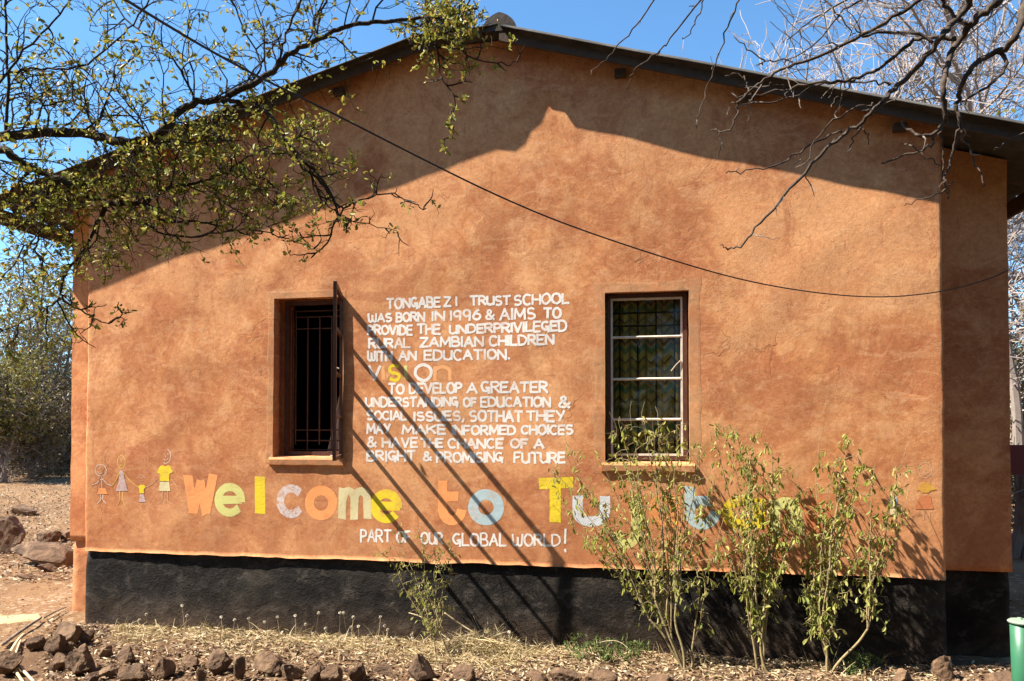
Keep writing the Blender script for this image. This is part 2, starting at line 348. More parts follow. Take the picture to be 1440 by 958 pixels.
for i in range(33):
    t = i/32*(len(pc)-1); a = min(int(t), len(pc)-2); q = pc[a].lerp(pc[a+1], t-a)
    hw = (.20 + .05*nz(i*.4, 2.2))*min(1, (32.4-i)/7)
    for j in range(7): x, y = q.x, q.y+(j-3)/3*hw; cl.append((x, y, ground_z(x, y)+.006-.010*abs((j-3)/3)**3))
pm.add(cl, [(i*7+j, (i+1)*7+j, (i+1)*7+j+1, i*7+j+1) for i in range(32) for j in range(6)])
tag(pm.build('dirt_path', M['path_dust'], smooth=True, recalc=True), kind='structure')

# ------------------------------------------------------------------ schoolhouse
XL, XR, BL, BR = W(119, 700).x, W(1330, 700).x, W(99, 700, .3).x, W(1422, 700, .3).x
ZP = .5*(W(118, 775).z + W(1332, 815).z)           # foot of the plaster
REC = .30                                          # the gable front stands this far proud of the long walls
ridge = W(700, 46, -.17); el = W(9, 277, -.20); brk = W(583, 58, -.20); rp = W(1324, 163, -.18)
SL = (brk.z-el.z)/(brk.x-el.x); SM = (ridge.z-brk.z)/(ridge.x-brk.x); SR = (ridge.z-rp.z)/(rp.x-ridge.x)
XE_L = el.x-.25; XE_R = BR + .36
def roof_z(x):
    if x < brk.x: return brk.z-SL*(brk.x-x)
    return ridge.z-(SM*(ridge.x-x) if x < ridge.x else SR*(x-ridge.x))
print('wall', XL, XR, BL, BR, 'ZP', ZP, 'ridge', ridge, 'slopes', SL, SR, 'eaves', XE_L, XE_R)
house = empty('schoolhouse', ((XL+XR)/2, 0, 0), 'terracotta plastered schoolhouse with painted welcome writing and a low pitched sheet roof', 'building')

w1 = dict(l=W(384, 530).x, r=W(479, 530).x, b=W(430, 644).z, t=W(430, 418).z)
w2 = dict(l=W(850, 530).x, r=W(970, 530).x, b=W(910, 652).z, t=W(910, 409).z)
def disp(x, z):                                    # hand-trowelled unevenness of the plaster (towards the viewer is negative)
    return .0085*nz(x*1.3, z*1.3, 4) + .0046*nz(x*3.6, z*3.6, 9)
def wall_y(x, z):
    e = min(x-XL, XR-x); r = .022
    return disp(x, z) + (0 if e > r else (r-math.sqrt(max(r*r-(r-max(e, 0))**2, 0)))*.8)
def lin(a, b, n): return [a+(b-a)*i/n for i in range(n)]
cols = [XL, XL+.003, XL+.008, XL+.015] + lin(XL+.022, w1['l'], 62) + lin(w1['l'], w1['r'], 18) + lin(w1['r'], w2['l'], 68) + lin(w2['l'], w2['r'], 20) + lin(w2['r'], XR-.022, 66) + [XR-.022, XR-.015, XR-.008, XR-.003, XR]
i1l, i1r = cols.index(w1['l']), cols.index(w1['r']); i2l, i2r = cols.index(w2['l']), cols.index(w2['r'])
def piece(x, a, b):
    if x <= w1['r']: return a
    if x >= w2['l']: return b
    return a+(b-a)*(x-w1['r'])/(w2['l']-w1['r'])
N1, N2, N3 = 24, 40, 62
grid = []
for x in cols:
    zb, zs, zh, zt = ZP+.010*nz(x*3, 7.1)+.006*nz(x*11, 3.3), piece(x, w1['b'], w2['b']), piece(x, w1['t'], w2['t']), roof_z(x)+.03
    zz = lin(zb, zs, N1)+lin(zs, zh, N2)+lin(zh, zt, N3)+[zt]
    grid.append(zz)
NR = N1+N2+N3+1
mb = MB(); vs_ = []
for i, x in enumerate(cols):
    for j in range(NR):
        z = grid[i][j]; ed = 1 if (i < 5 or i > len(cols)-6 or j == 0 or i in (i1l, i1r, i2l, i2r) or j in (N1, N1+N2)) else 0; jx = ed*(.0055*nz(x*4, z*4, 11)+.003*nz(x*14, z*14, 5)); jz = ed*.004*nz(x*5, z*5, 17) if j else 0
        vs_.append((x+jx, wall_y(x, z), z+jz))
def hole(i, j): return N1 <= j < N1+N2 and (i1l <= i < i1r or i2l <= i < i2r)
fs = [(i*NR+j, (i+1)*NR+j, (i+1)*NR+j+1, i*NR+j+1) for i in range(len(cols)-1) for j in range(NR-1) if not hole(i, j)]
mb.add(vs_, fs)
def strip(idx, depth, flip=False):                 # turn a boundary run of the wall face back by depth
    n = len(idx); base = len(mb.v)
    mb.v += [(mb.v[k][0], depth, mb.v[k][2]) for k in idx]
    for a in range(n-1):
        f = (idx[a], idx[a+1], base+a+1, base+a); mb.f.append(f[::-1] if flip else f); mb.m.append(0)
for (a, b) in ((i1l, i1r), (i2l, i2r)):
    strip([a*NR+j for j in range(N1, N1+N2+1)], .34); strip([b*NR+j for j in range(N1, N1+N2+1)], .34, True)
    strip([i*NR+N1 for i in range(a, b+1)], .34, True); strip([i*NR+N1+N2 for i in range(a, b+1)], .34)
L_ = len(cols)-1
strip([j for j in range(NR)], .34, True); strip([L_*NR+j for j in range(NR)], .34)
strip([i*NR for i in range(L_+1)], .10)
wall = mb.build('front_wall', M['plaster'], house, smooth=False)
# smooth shade only the big face
for p in wall.data.polygons: p.use_smooth = p.index < len(fs)

def block(name, x0, x1, y0, y1, z0, zt, mat, seed=0, n=6):     # plain plastered wall piece, slightly uneven
    m_ = MB(); nx = max(2, int((x1-x0)/.05)); nzv = 60
    v = []
    for i in range(nx+1):
        x = x0+(x1-x0)*i/nx
        top = zt(x) if callable(zt) else zt
        for j in range(nzv+1):
            z = z0+(top-z0)*j/nzv; e = .006*nz(z*4, seed, x*2)
            v.append((x+(e if i in (0, nx) else 0), y0+.006*nz(x*2, z*2, seed)+.002*nz(x*9, z*9, seed), z))
    m_.add(v, [(i*(nzv+1)+j, (i+1)*(nzv+1)+j, (i+1)*(nzv+1)+j+1, i*(nzv+1)+j+1) for i in range(nx) for j in range(nzv)])
    nn = nzv+1
    for i0, fl in ((0, True), (nx, False)):
        b1 = len(m_.v); m_.v += [m_.v[i0*nn+j] for j in range(nn)]; b0 = len(m_.v); m_.v += [(m_.v[i0*nn+j][0], y1, m_.v[i0*nn+j][2]) for j in range(nn)]
        for j in range(nzv):
            f = (b1+j, b1+j+1, b0+j+1, b0+j); m_.f.append(f[::-1] if fl else f); m_.m.append(0)
    b0 = len(m_.v); m_.v += [(m_.v[i*nn][0], y1, m_.v[i*nn][2]) for i in range(nx+1)]
    for i in range(nx): m_.f.append((i*nn, b0+i, b0+i+1, (i+1)*nn)); m_.m.append(0)
    o_ = m_.build(name, mat, house)
    for p_ in o_.data.polygons: p_.use_smooth = p_.index < nx*nzv
    return o_
HB = 7.2
def under(x): return roof_z(x)+.02
block('long_wall_end', BL, XL+.05, REC, HB-.003, ZP+.03, under, M['plaster'], 3)
block('long_wall_end', XR-.05, BR, REC, HB-.003, ZP+.005, under, M['plaster'], 5)
mb = MB(); v = []
for q in range(31):
    x = BL+.01+(BR-BL-.02)*q/30; zt = roof_z(x)+.06; v += [(x, HB, -.1), (x, HB, zt), (x, HB+.2, zt), (x, HB+.2, -.1)]
mb.add(v, [(q*4+k, q*4+(k+1) % 4, q*4+4+(k+1) % 4, q*4+4+k) for q in range(30) for k in range(4)]+[(0, 1, 2, 3), (123, 122, 121, 120)])
mb.build('back_wall', M['plaster'], house, recalc=True)
mb = MB(); mb.box((BL+.15, .42, .42), (BR-.15, HB, .46)); mb.build('room_floor', M['interior'], house)
# plinth, proud and lumpy, 2 cm behind the plaster at its top
def plinth(x0, x1, y0, zt, seed, ydeep, mat, batter=.018, slack=.022):
    m_ = MB(); nx = int((x1-x0)/.022); nzv = 30; v = []
    for i in range(nx+1):
        x = x0+(x1-x0)*i/nx
        for j in range(nzv+1):
            t = j/nzv; z = -.12+(zt+.02+.12)*t
            y = y0+slack-batter*(1-t)+.012*nz(x*2.2, z*2.8, seed)+.007*nz(x*6, z*7, seed)+.004*nz(x*17, z*19, seed)
            if t > .86: y += (t-.86)*.10*(1+nz(x*2.5, seed, 1))
            e = min(x-x0, x1-x)
            if e < .03: y += (.03-e)*.5
            v.append((x, y, z))
    nn = nzv+1; m_.add(v, [(i*nn+j, (i+1)*nn+j, (i+1)*nn+j+1, i*nn+j+1) for i in range(nx) for j in range(nzv)])
    for i0, fl in ((0, True), (nx, False)):
        b1 = len(m_.v); m_.v += [m_.v[i0*nn+j] for j in range(nn)]; b0 = len(m_.v); m_.v += [(m_.v[i0*nn+j][0], ydeep, m_.v[i0*nn+j][2]) for j in range(nn)]
        for j in range(nzv):
            f = (b1+j, b1+j+1, b0+j+1, b0+j); m_.f.append(f[::-1] if fl else f); m_.m.append(0)
    b0 = len(m_.v); m_.v += [(m_.v[i*nn+nzv][0], ydeep, m_.v[i*nn+nzv][2]) for i in range(nx+1)]
    for i in range(nx): m_.f.append((i*nn+nzv, (i+1)*nn+nzv, b0+i+1, b0+i)); m_.m.append(0)
    o_ = m_.build('plinth', mat, house)
    for p_ in o_.data.polygons: p_.use_smooth = p_.index < nx*nzv
    return o_
plinth(XL-.004, XR+.004, 0, ZP, 2.5, .33, M['plinth'])
plinth(BL+.012, XL+.02, REC, ZP+.03, 6.5, HB, M['plaster'])['label'] = 'unpainted orange plinth end'
plinth(XR-.02, BR-.004, REC, ZP+.0, 8.5, HB, M['plinth'])

# ---- roof
PITCHW, AMP = .177, .024
def sheet(name, x0, x1, yfront, lift):
    m_ = MB(); nx = 40; ny = int((HB+.5)/PITCHW*8); v = []
    for i in range(nx+1):
        x = x0+(x1-x0)*i/nx; yf = yfront(x)
        for j in range(ny+1):
            y = yf if j == 0 else max(-.21+(HB+.5)*j/ny, yf+.0005*j)
            z = roof_z(x)+lift+AMP*(1-math.cos(2*math.pi*(y+.20)/PITCHW))+.006*nz(x*1.2, y*.8, 3)
            v.append((x, y, z))
    nn = ny+1; n0 = len(v); v += [(a, b, c+.009) for a, b, c in v]
    f = []
    for i in range(nx):
        for j in range(ny):
            q = (i*nn+j, (i+1)*nn+j, (i+1)*nn+j+1, i*nn+j+1); f.append(q[::-1]); f.append(tuple(n0+k for k in q))
        f.append((i*nn, n0+i*nn, n0+(i+1)*nn, (i+1)*nn)[::-1])
    for i0 in (0, nx):
        for j in range(ny): f.append((i0*nn+j, i0*nn+j+1, n0+i0*nn+j+1, n0+i0*nn+j))
    m_.add(v, f); o = m_.build(name, M['roof_sheet'], house, smooth=True); return o
XT = brk.x
def yf_left(x):
    if x < XT: return -.200
    t = (x-XT)/(ridge.x-XT); saw = .010*((t*9) % 1.0)
    return -.222+(.222-.128)*t - saw
sheet('roof_sheet', XE_L, ridge.x, yf_left, .035); sheet('roof_sheet', ridge.x, XE_R, lambda x: -.180, .035)
for x0, x1, yo in ((XE_L+.02, ridge.x-.45, -.125), (ridge.x, XE_R-.02, -.125)):   # verge board under the sheet edge
    m_ = MB(); n = 40; v = []
    for i in range(n+1):
        x = x0+(x1-x0)*i/n; z = roof_z(x)+.004*nz(x*2, 4); yy = yo+.004*nz(x*3, 9)
        v += [(x, yy, z-.030), (x, yy, z+.034), (x, yy+.024, z+.034), (x, yy+.024, z-.030)]
    f = [(a*4+k, a*4+(k+1) % 4, (a+1)*4+(k+1) % 4, (a+1)*4+k) for a in range(n) for k in range(4)]+[(0, 1, 2, 3), (n*4+3, n*4+2, n*4+1, n*4)]
    m_.add(v, f); m_.build('verge_board', M['weathered_timber'], house, recalc=True)
for px, py in ((872, 78), (1052, 112), (1268, 166), (474, 112), (300, 178), (130, 245)):     # purlin ends
    c = W(px, py, -.06); z = roof_z(c.x)-.032; m_ = MB(); m_.box((c.x-.038, -.05, z-.045), (c.x+.038, HB, z+.005)); m_.build('purlin', M['weathered_timber'], house)
m_ = MB(); m_.box((XE_L+.03, -.10, roof_z(XE_L)-.09), (XE_L+.055, HB, roof_z(XE_L)+.03)); m_.build('fascia', M['weathered_timber'], house)
m_ = MB(); m_.box((XE_R-.055, -.10, roof_z(XE_R)-.09), (XE_R-.03, HB, roof_z(XE_R)+.03)); m_.build('fascia', M['weathered_timber'], house)
m_ = MB(); v = []; ny = 150; na = 14                # half-round ridge capping with collars
for j in range(ny+1):
    y = -.13+(HB+.25)*j/ny; q = (y+.13) % .31; r = .085+.022*(q < .075)+.012*max(0, 1-q/.31)
    for a in range(na+1):
        an = math.pi*(a/na); x = math.cos(an)*r*1.05; z = math.sin(an)*r*.85
        v.append((ridge.x+x, y, ridge.z+.065+z-.24*abs(x)))
    
m_.add(v, [(j*(na+1)+a, j*(na+1)+a+1, (j+1)*(na+1)+a+1, (j+1)*(na+1)+a) for j in range(ny) for a in range(na)]+[tuple(range(na+1))])
m_.build('ridge_cap', M['ridge_cap'], house, smooth=False, recalc=True)

# ---- windows
def surround(w, wid, y, parent, seed):
    m_ = MB(); o_ = []; n = 26
    def loop(off, yy):
        pts = []
        l, r, b, t = w['l']-off, w['r']+off, w['b']-off*.9, w['t']+off
        for a, b_ in (((l, b), (r, b)), ((r, b), (r, t)), ((r, t), (l, t)), ((l, t), (l, b))):
            for i in range(n):
                x = a[0]+(b_[0]-a[0])*i/n; z = a[1]+(b_[1]-a[1])*i/n
                k = off*.45*nz(x*5+seed, z*5, 3) if off > .02 else .003*nz(x*9, z*9, seed)
                pts.append((x+k, disp(x, z)+yy, z+k*.8))
        return pts
    A_, B_, C_ = loop(-.004, y), loop(wid*.8, y), loop(wid, -.0006); m_.add(A_+B_+C_, [(k*4*n+i, k*4*n+(i+1) % (4*n), (k+1)*4*n+(i+1) % (4*n), (k+1)*4*n+i) for k in range(2) for i in range(4*n)])
    back = [(p[0], p[1]+.03, p[2]) for p in A_]; base = len(m_.v); m_.v += back
    for i in range(4*n): m_.f.append((i, base+i, base+(i+1) % (4*n), (i+1) % (4*n))); m_.m.append(0)
    return m_.build('surround', M['surround'], parent, smooth=False, recalc=True)
def sill(w, parent, mat):
    m_ = MB(); n = 20; v = []
    for i in range(n+1):
        x = w['l']-.02+(w['r']-w['l']+.05)*i/n; k = .004*nz(x*8, 2)
        v += [(x, .075, w['b']+.012+k), (x, -.012+k, w['b']+.002+k), (x, -.022+k, w['b']-.012), (x, -.020+k, w['b']-.050+2*k), (x, .012, w['b']-.072+2*k), (x, .075, w['b']-.07)]
    m_.add(v, [(a*6+k, a*6+(k+1) % 6, (a+1)*6+(k+1) % 6, (a+1)*6+k) for a in range(n) for k in range(6)]+[tuple(range(6)), tuple(n*6+k for k in range(6))[::-1]])
    return m_.build('sill', mat, parent, smooth=False, recalc=True)
FY = .085
def frame_bars(m_, l, r, b, t, y, wd, dp, hb=()):
    m_.bar((l+wd/2, y, b), (l+wd/2, y, t), wd, dp); m_.bar((r-wd/2, y, b), (r-wd/2, y, t), wd, dp)
    m_.bar((l+wd, y, b+wd/2), (r-wd, y, b+wd/2), wd, dp); m_.bar((l+wd, y, t-wd/2), (r-wd, y, t-wd/2), wd, dp)
# right window: closed, four panes one above the other
m_ = MB(); l, r, b, t = w2['l']+.012, w2['r']-.012, w2['b']+.02, w2['t']-.006
frame_bars(m_, l, r, b, t, FY, .026, .03)
win2 = m_.build('window', M['rust_brown_paint'], house); win2['label'] = 'closed window with patterned curtain'
m_ = MB(); l, r, b, t = l+.028, r-.030, b+.030, t-.028
frame_bars(m_, l, r, b, t, FY+.002, .014, .022)
for py in (474, 533, 590):
    z = W(910, py, FY).z; m_.tube([(l+.014, FY-.004, z), (r-.014, FY-.004, z)], .009, 8)
sub(m_.build('sash', M['white_frame'], None), win2)
m_ = MB(); m_.box((l+.013, FY+.014, b+.013), (r-.013, FY+.017, t-.013)); sub(m_.build('pane', M['glass'], None), win2)
m_ = MB(); m_.tube([W(944, 522, FY-.012), W(950, 514, FY-.016), W(957, 507, FY-.012)], .005, 6); sub(m_.build('latch', M['frame_paint'], None), win2)
m_ = MB(); n = 120; v = []
for i in range(n+1):
    x = w2['l']+.004+(w2['r']-w2['l']-.008)*i/n
    for z in (w2['b']+.006, w2['t']-.006): v.append((x, .165+.022*math.sin(x*44+2*math.sin(x*9))+.01*math.sin(x*19), z))
m_.add(v, [(i*2, i*2+2, i*2+3, i*2+1) for i in range(n)]); m_.add([(a, b_+.004, c) for a, b_, c in v], [(i*2+1, i*2+3, i*2+2, i*2) for i in range(n)])
sub(m_.build('curtain', M['curtain'], None, smooth=True), win2)
m_ = MB()
for i in range(4): x = w2['l']+.1+i*.125; m_.tube([(x, .125, w2['b']-.01), (x, .125, w2['t']+.01)], .006, 6)
for z in (w2['b']+.12, w2['t']-.13, w2['t']-.22): m_.tube([(w2['l']-.01, .131, z), (w2['r']+.01, .131, z)], .006, 6)
sub(m_.build('burglar_bars', M['dark_steel'], None), win2)
sub(sill(w2, None, M['surround']), win2); sub(surround(w2, .070, -.0012, None, 4.0), win2)
# left window: casement swung right open, grille inside
m_ = MB(); l, r, b, t = w1['l']+.02, w1['r']-.006, w1['b']+.014, w1['t']-.012
frame_bars(m_, l+.028, r, b, t, FY+.02, .030, .035)
win1 = m_.build('window', M['rust_brown_paint'], house); win1['label'] = 'open window with its casement swung out'
m_ = MB(); gl, gr, gb, gt = l+.05, r-.02, b+.03, t-.06
for i in range(5):
    x = gl+.035+(gr-gl-.05)*i/4; m_.tube([(x, .155, gb+(.0 if i % 2 else .05)), (x, .155, gt-(.05 if i in (1, 2, 3) else .0))], .0055, 6)
for z in (gt-.005, gt-.05, gt-.14, gb+.08, gb+.16, gb+.01): m_.tube([(gl, .162, z), (gr, .162, z)], .0055, 6)
m_.tube([(gl+.01, .155, gb), (gl+.01, .155, gt)], .007, 6); sub(m_.build('burglar_bars', M['rust_brown_paint'], None), win1)
m_ = MB(); n = 40; v = []
for i in range(n+1):
    s_ = i/n
    for j in range(13):
        q = j/12; wdt = .02+.15*(1-q)**1.1; x = w1['r']-.03-wdt*s_; z = w1['b']+.02+.66*q
        v.append((x, .20+.018*math.sin(s_*26), z))
m_.add(v, [(i*13+j, (i+1)*13+j, (i+1)*13+j+1, i*13+j+1) for i in range(n) for j in range(12)])
sub(m_.build('curtain', M['white_cloth'], None, smooth=True), win1)
sub(sill(w1, None, M['surround']), win1); sub(surround(w1, .045, -.0014, None, 8.0), win1)
hx, hz0, hz1 = w1['r']+.006, w1['b']+.004, w1['t']+.004
cw = .515; hd = Vector((.315, -.949, 0)).normalized()
def ca(s_, z): p = Vector((hx, -.004, z))+hd*s_; return p
m_ = MB()
def cbar(a, b, w_): 
    a, b = Vector(a), Vector(b); t_ = (b-a).normalized(); n_ = Vector((hd.y, -hd.x, 0)); o_ = t_.cross(n_).normalized()*(w_/2); n_ = n_*.011
    v = [a-o_-n_, a+o_-n_, a+o_+n_, a-o_+n_, b-o_-n_, b+o_-n_, b+o_+n_, b-o_+n_]; m_.add(v, [(3,2,1,0),(4,5,6,7),(0,1,5,4),(1,2,6,5),(2,3,7,6),(3,0,4,7)])
cbar(ca(.012, hz0), ca(.012, hz1), .026); cbar(ca(cw, hz0), ca(cw, hz1), .040)
zs = [hz0+.012, W(480, 587).z, W(480, 531).z, W(480, 474).z, hz1-.018]
for z, ww in zip(zs, (.026, .018, .018, .018, .036)): cbar(ca(.025, z), ca(cw-.02, z), ww)
sub(m_.build('casement', M['rust_brown_paint'], None, recalc=True), win1)
m_ = MB(); m_.tube([ca(.2, zs[0]+.62), ca(.2, zs[0]+.62)+Vector((-.02, 0, .01)), ca(.2, zs[0]+.66)+Vector((-.025, -.0, .01))], .006, 6)
m_.tube([ca(.05, hz0-.004), ca(-.0, hz0-.002)+Vector((-.06, .02, .012)), ca(-.0, hz0)+Vector((-.10, .05, .012))], .005, 6); sub(m_.build('stay', M['frame_paint'], None), win1)

# ---- hand painted writing
def arc(cx, cy, rx, ry, a0, a1, n=12): return [(cx+rx*math.cos(R(a0+(a1-a0)*i/n)), cy+ry*math.sin(R(a0+(a1-a0)*i/n))) for i in range(n+1)]
GL = {
'A': (1, [[(0,0),(.5,1)], [(.5,1),(1,0)], [(.2,.36),(.8,.36)]]),
'B': (.85, [[(0,0),(0,1)], [(0,1),(.5,1)]+arc(.5,.76,.38,.24,90,-90,8)+[(0,.52)], [(0,.52),(.55,.52)]+arc(.55,.26,.45,.26,90,-90,8)+[(0,0)]]),
'C': (.9, [arc(.55,.5,.55,.5,50,310,14)]),
'D': (.95, [[(0,0),(0,1)], [(0,1),(.35,1)]+arc(.35,.5,.65,.5,90,-90,12)+[(0,0)]]),
'E': (.8, [[(0,0),(0,1)], [(0,1),(1,1)], [(0,.52),(.85,.52)], [(0,0),(1,0)]]),
'F': (.75, [[(0,0),(0,1)], [(0,1),(1,1)], [(0,.52),(.8,.52)]]),
'G': (.9, [arc(.52,.58,.52,.42,55,290,14)+[(.95,.42)], [(.55,.45),(.95,.45)], [(.95,.45),(.92,-.08)]]),
'H': (.9, [[(0,0),(0,1)], [(1,0),(1,1)], [(0,.5),(1,.5)]]),
'I': (.12, [[(.5,0),(.5,1)]]),
'J': (.6, [[(.8,1),(.8,.25)]+arc(.4,.25,.4,.25,0,-160,8)]),
'K': (.9, [[(0,0),(0,1)], [(1,1),(.05,.45)], [(.3,.6),(1,0)]]),
'L': (.75, [[(0,1),(0,0)], [(0,0),(1,.02)]]),
'M': (1.15, [[(0,0),(.08,1)], [(.08,1),(.5,.25)], [(.5,.25),(.92,1)], [(.92,1),(1,0)]]),
'N': (.95, [[(0,0),(0,1)], [(0,1),(1,0)], [(1,0),(1,1)]]),
'O': (1, [arc(.5,.5,.5,.5,95,455,18)]),
'P': (.8, [[(0,0),(0,1)], [(0,1),(.5,1)]+arc(.5,.74,.48,.26,90,-90,8)+[(0,.48)]]),
'R': (.9, [[(0,0),(0,1)], [(0,1),(.5,1)]+arc(.5,.75,.42,.25,90,-90,8)+[(0,.5)], [(.4,.5),(1,0)]]),
'S': (.85, [arc(.5,.74,.45,.26,40,250,9)+arc(.5,.25,.46,.25,80,-140,9)]),
'T': (.95, [[(0,.98),(1,1)], [(.5,1),(.5,0)]]),
'U': (.9, [[(0,1),(0,.35)]+arc(.45,.33,.45,.33,180,330,8), [(1,1),(1,0)]]),
'V': (.95, [[(0,1),(.5,0)], [(.5,0),(1,1)]]),
'W': (1.15, [[(0,1),(.06,.1)]+arc(.28,.2,.22,.2,210,350,6)+[(.5,.75)], [(.5,.75),(.55,.1)]+arc(.75,.2,.22,.2,210,340,6)+[(1,1)]]),
'Y': (.9, [[(0,1),(.5,.48)], [(1,1),(.35,0)]]),
'Z': (.9, [[(0,1),(1,1)], [(1,1),(0,0)], [(0,0),(1,.03)]]),
'1': (.12, [[(.5,0),(.5,1)]]),
'9': (.75, [arc(.45,.68,.45,.32,0,350,12), [(.9,.7),(.85,0)]]),
'6': (.75, [arc(.5,.3,.5,.3,120,470,12), [(.75,1),(.3,.75),(.05,.4)]]),
'&': (.95, [[(1,0),(.22,.68)]+arc(.42,.8,.24,.2,190,-40,8)+[(.12,.4)]+arc(.38,.22,.36,.22,150,330,8)+[(1,.45)]]),
'.': (.15, [[(.4,0),(.6,.1)]]), ',': (.2, [[(.8,.12),(.1,-.22)]]), '!': (.2, [[(.55,1),(.45,.34)], [(.4,.06),(.55,-.02)]]),
}
rng = random.Random(11)
def ribbon(mb_, pts, w_, lay, taper=.0, mi=0, rough=.13, step=.8):
    """painted stroke lying on the plaster; pts are (x,z) on the wall"""
    out = [pts[0]]
    for a, b in zip(pts, pts[1:]):
        d = math.hypot(b[0]-a[0], b[1]-a[1]); n = max(1, int(d/(w_*step)))
        for i in range(1, n+1): out.append((a[0]+(b[0]-a[0])*i/n, a[1]+(b[1]-a[1])*i/n))
    n = len(out); v = []; closed = n > 8 and math.hypot(out[0][0]-out[-1][0], out[0][1]-out[-1][1]) < w_*.4
    for i, (x, z) in enumerate(out):
        p, q = out[max(i-1, 0)], out[min(i+1, n-1)]
        if closed and i in (0, n-1): p, q = out[-2], out[1]
        tx, tz = q[0]-p[0], q[1]-p[1]; L = math.hypot(tx, tz) or 1; nx_, nz_ = -tz/L, tx/L; tx, tz = tx/L, tz/L
        for s_ in (1, -1):
            k = w_/2*(1+rough*rng.uniform(-1, 1)); e = 0
            if not closed: e = (-.35 if i == 0 else .35 if i == n-1 else 0)*w_*rng.uniform(.4, 1.2)
            xx, zz = x+nx_*k*s_+tx*e, z+nz_*k*s_+tz*e; v.append((xx, disp(xx, zz)-.0005-lay*.00009, zz))
    mb_.add(v, [(i*2, i*2+1, i*2+3, i*2+2) for i in range(n-1)], mi)
def glyph(mb_, ch, box, w_, jit=.03, lay0=0, mi=0, rough=.13, step=.8):
    """box: photo corner points (x0,ytop0,ybase0,x1,ytop1,ybase1)"""
    x0, t0, b0, x1, t1, b1 = box; ly = lay0
    for st in GL[ch][1]:
        pts = []
        for (u, v) in st:
            u += rng.uniform(-jit, jit); v += rng.uniform(-jit, jit); px = x0+(x1-x0)*u
            top = t0+(t1-t0)*u; bas = b0+(b1-b0)*u; q = W(px, bas+(top-bas)*v); pts.append((q.x, q.z))
        ribbon(mb_, pts, w_, ly, mi=mi, rough=rough, step=step); ly += 1
def word(mb_, s_, x0, x1, t0, b0, t1=None, b1=None, w_=.0165):
    t1 = t0 if t1 is None else t1; b1 = b0 if b1 is None else b1; gap = .24; pad = 1.5
    tot = sum(GL[c][0] for c in s_)+gap*(len(s_)-1); u = 0; x0 += pad; x1 -= pad; t0 += pad; t1 += pad; b0 -= pad; b1 -= pad
    for i, c in enumerate(s_):
        a, e = u/tot, (u+GL[c][0])/tot; j1, j2 = rng.uniform(-.6, .6), rng.uniform(-.6, .6)
        glyph(mb_, c, (x0+(x1-x0)*a, t0+(t1-t0)*a+j1, b0+(b1-b0)*a+j2, x0+(x1-x0)*e, t0+(t1-t0)*e+j1, b0+(b1-b0)*e+j2), w_*rng.uniform(.92, 1.08), lay0=0 if i % 2 else 5)
        u += GL[c][0]+gap
LINES = [
 [('TONGABE',543,620,419,435,417,433),('Z',623,635,417,432.5),('I',639.5,644,416,431.5),('TRUST',660,719,415,431,415,430),('SCHOOL',722,801,414,431,411,427.5)],
 [('WAS',517,552,440,454),('BORN',556,598,439,454,438,453),('IN',606,626,437,452),('1996',632,677,436,452,434,451),('&',682,696,435,451),('AIMS',702,754,434,451,432,449.5),('TO',764,790,432,449)],
 [('PROVIDE',516,581.5,456.5,472),('THE',586,620,455,471),('UNDERPRIVILEGED',631,798,456.5,470.5,449.5,466.5)],
 [('RURAL',517.5,578,475,490.5),('ZAMBIAN',589.6,680.7,474,489.6,472,488),('CHILDREN',687,780,471.5,487.7,470,486)],
 [('WITH',516,552,493,509),('AN',560,586.5,492.5,508),('EDUCATION.',596,718,492,508,490,506.5)],
 [('TO',545,569,539,555),('DEVELOP',574.6,650.6,538,554.5,537,554),('A',656,672,537.5,554.4),('GREATER',676,771,536,554,535.5,553)],
 [('UNDERSTANDING',513,645,558,573),('OF',650.6,671,558.7,573),('EDUCATION',675,775,558,573.5,557,573),('&',785,802,556,574)],
 [('SOCIAL',515,573,577,592),('ISSUES,',581,654,578,593),('SOTHAT',659.5,735.5,577,594),('THEY',739,795,577,593.5)],
 [('MAY',515,550,595,611),('MAKE',565,628,597,611.5),('INFORMED',634.5,726,597.5,613),('CHOICES',732,807,597,612)],
 [('&',516,530,613.5,630),('HAVE',536.5,588.5,615,630.5),('THE',591,624,615.5,630.5),('CHANCE',629,709,616,632),('OF',717,743.6,616.5,631.5),('A',750,766,616.5,631.5)],
 [('BRIGHT',515,585,633,649.5),('&',594,608,634,649.5),('PROMISING',613,708.5,635,651.6),('FUTURE',722,796,635.5,652)],
 [('PART',506,551,744,763.5),('OF',557,578,746,764),('OUR',591,624,748,766),('GLOBAL',636,713,749,769),('WORLD',719.7,789,750,769),('!',791,799,743,776)],
]
for ln in LINES:
    m_ = MB()
    for wd in ln: word(m_, *wd, w_=.0145 if ln is LINES[-1] else .0165)
    m_.build('painted_lettering', M['white'], house)
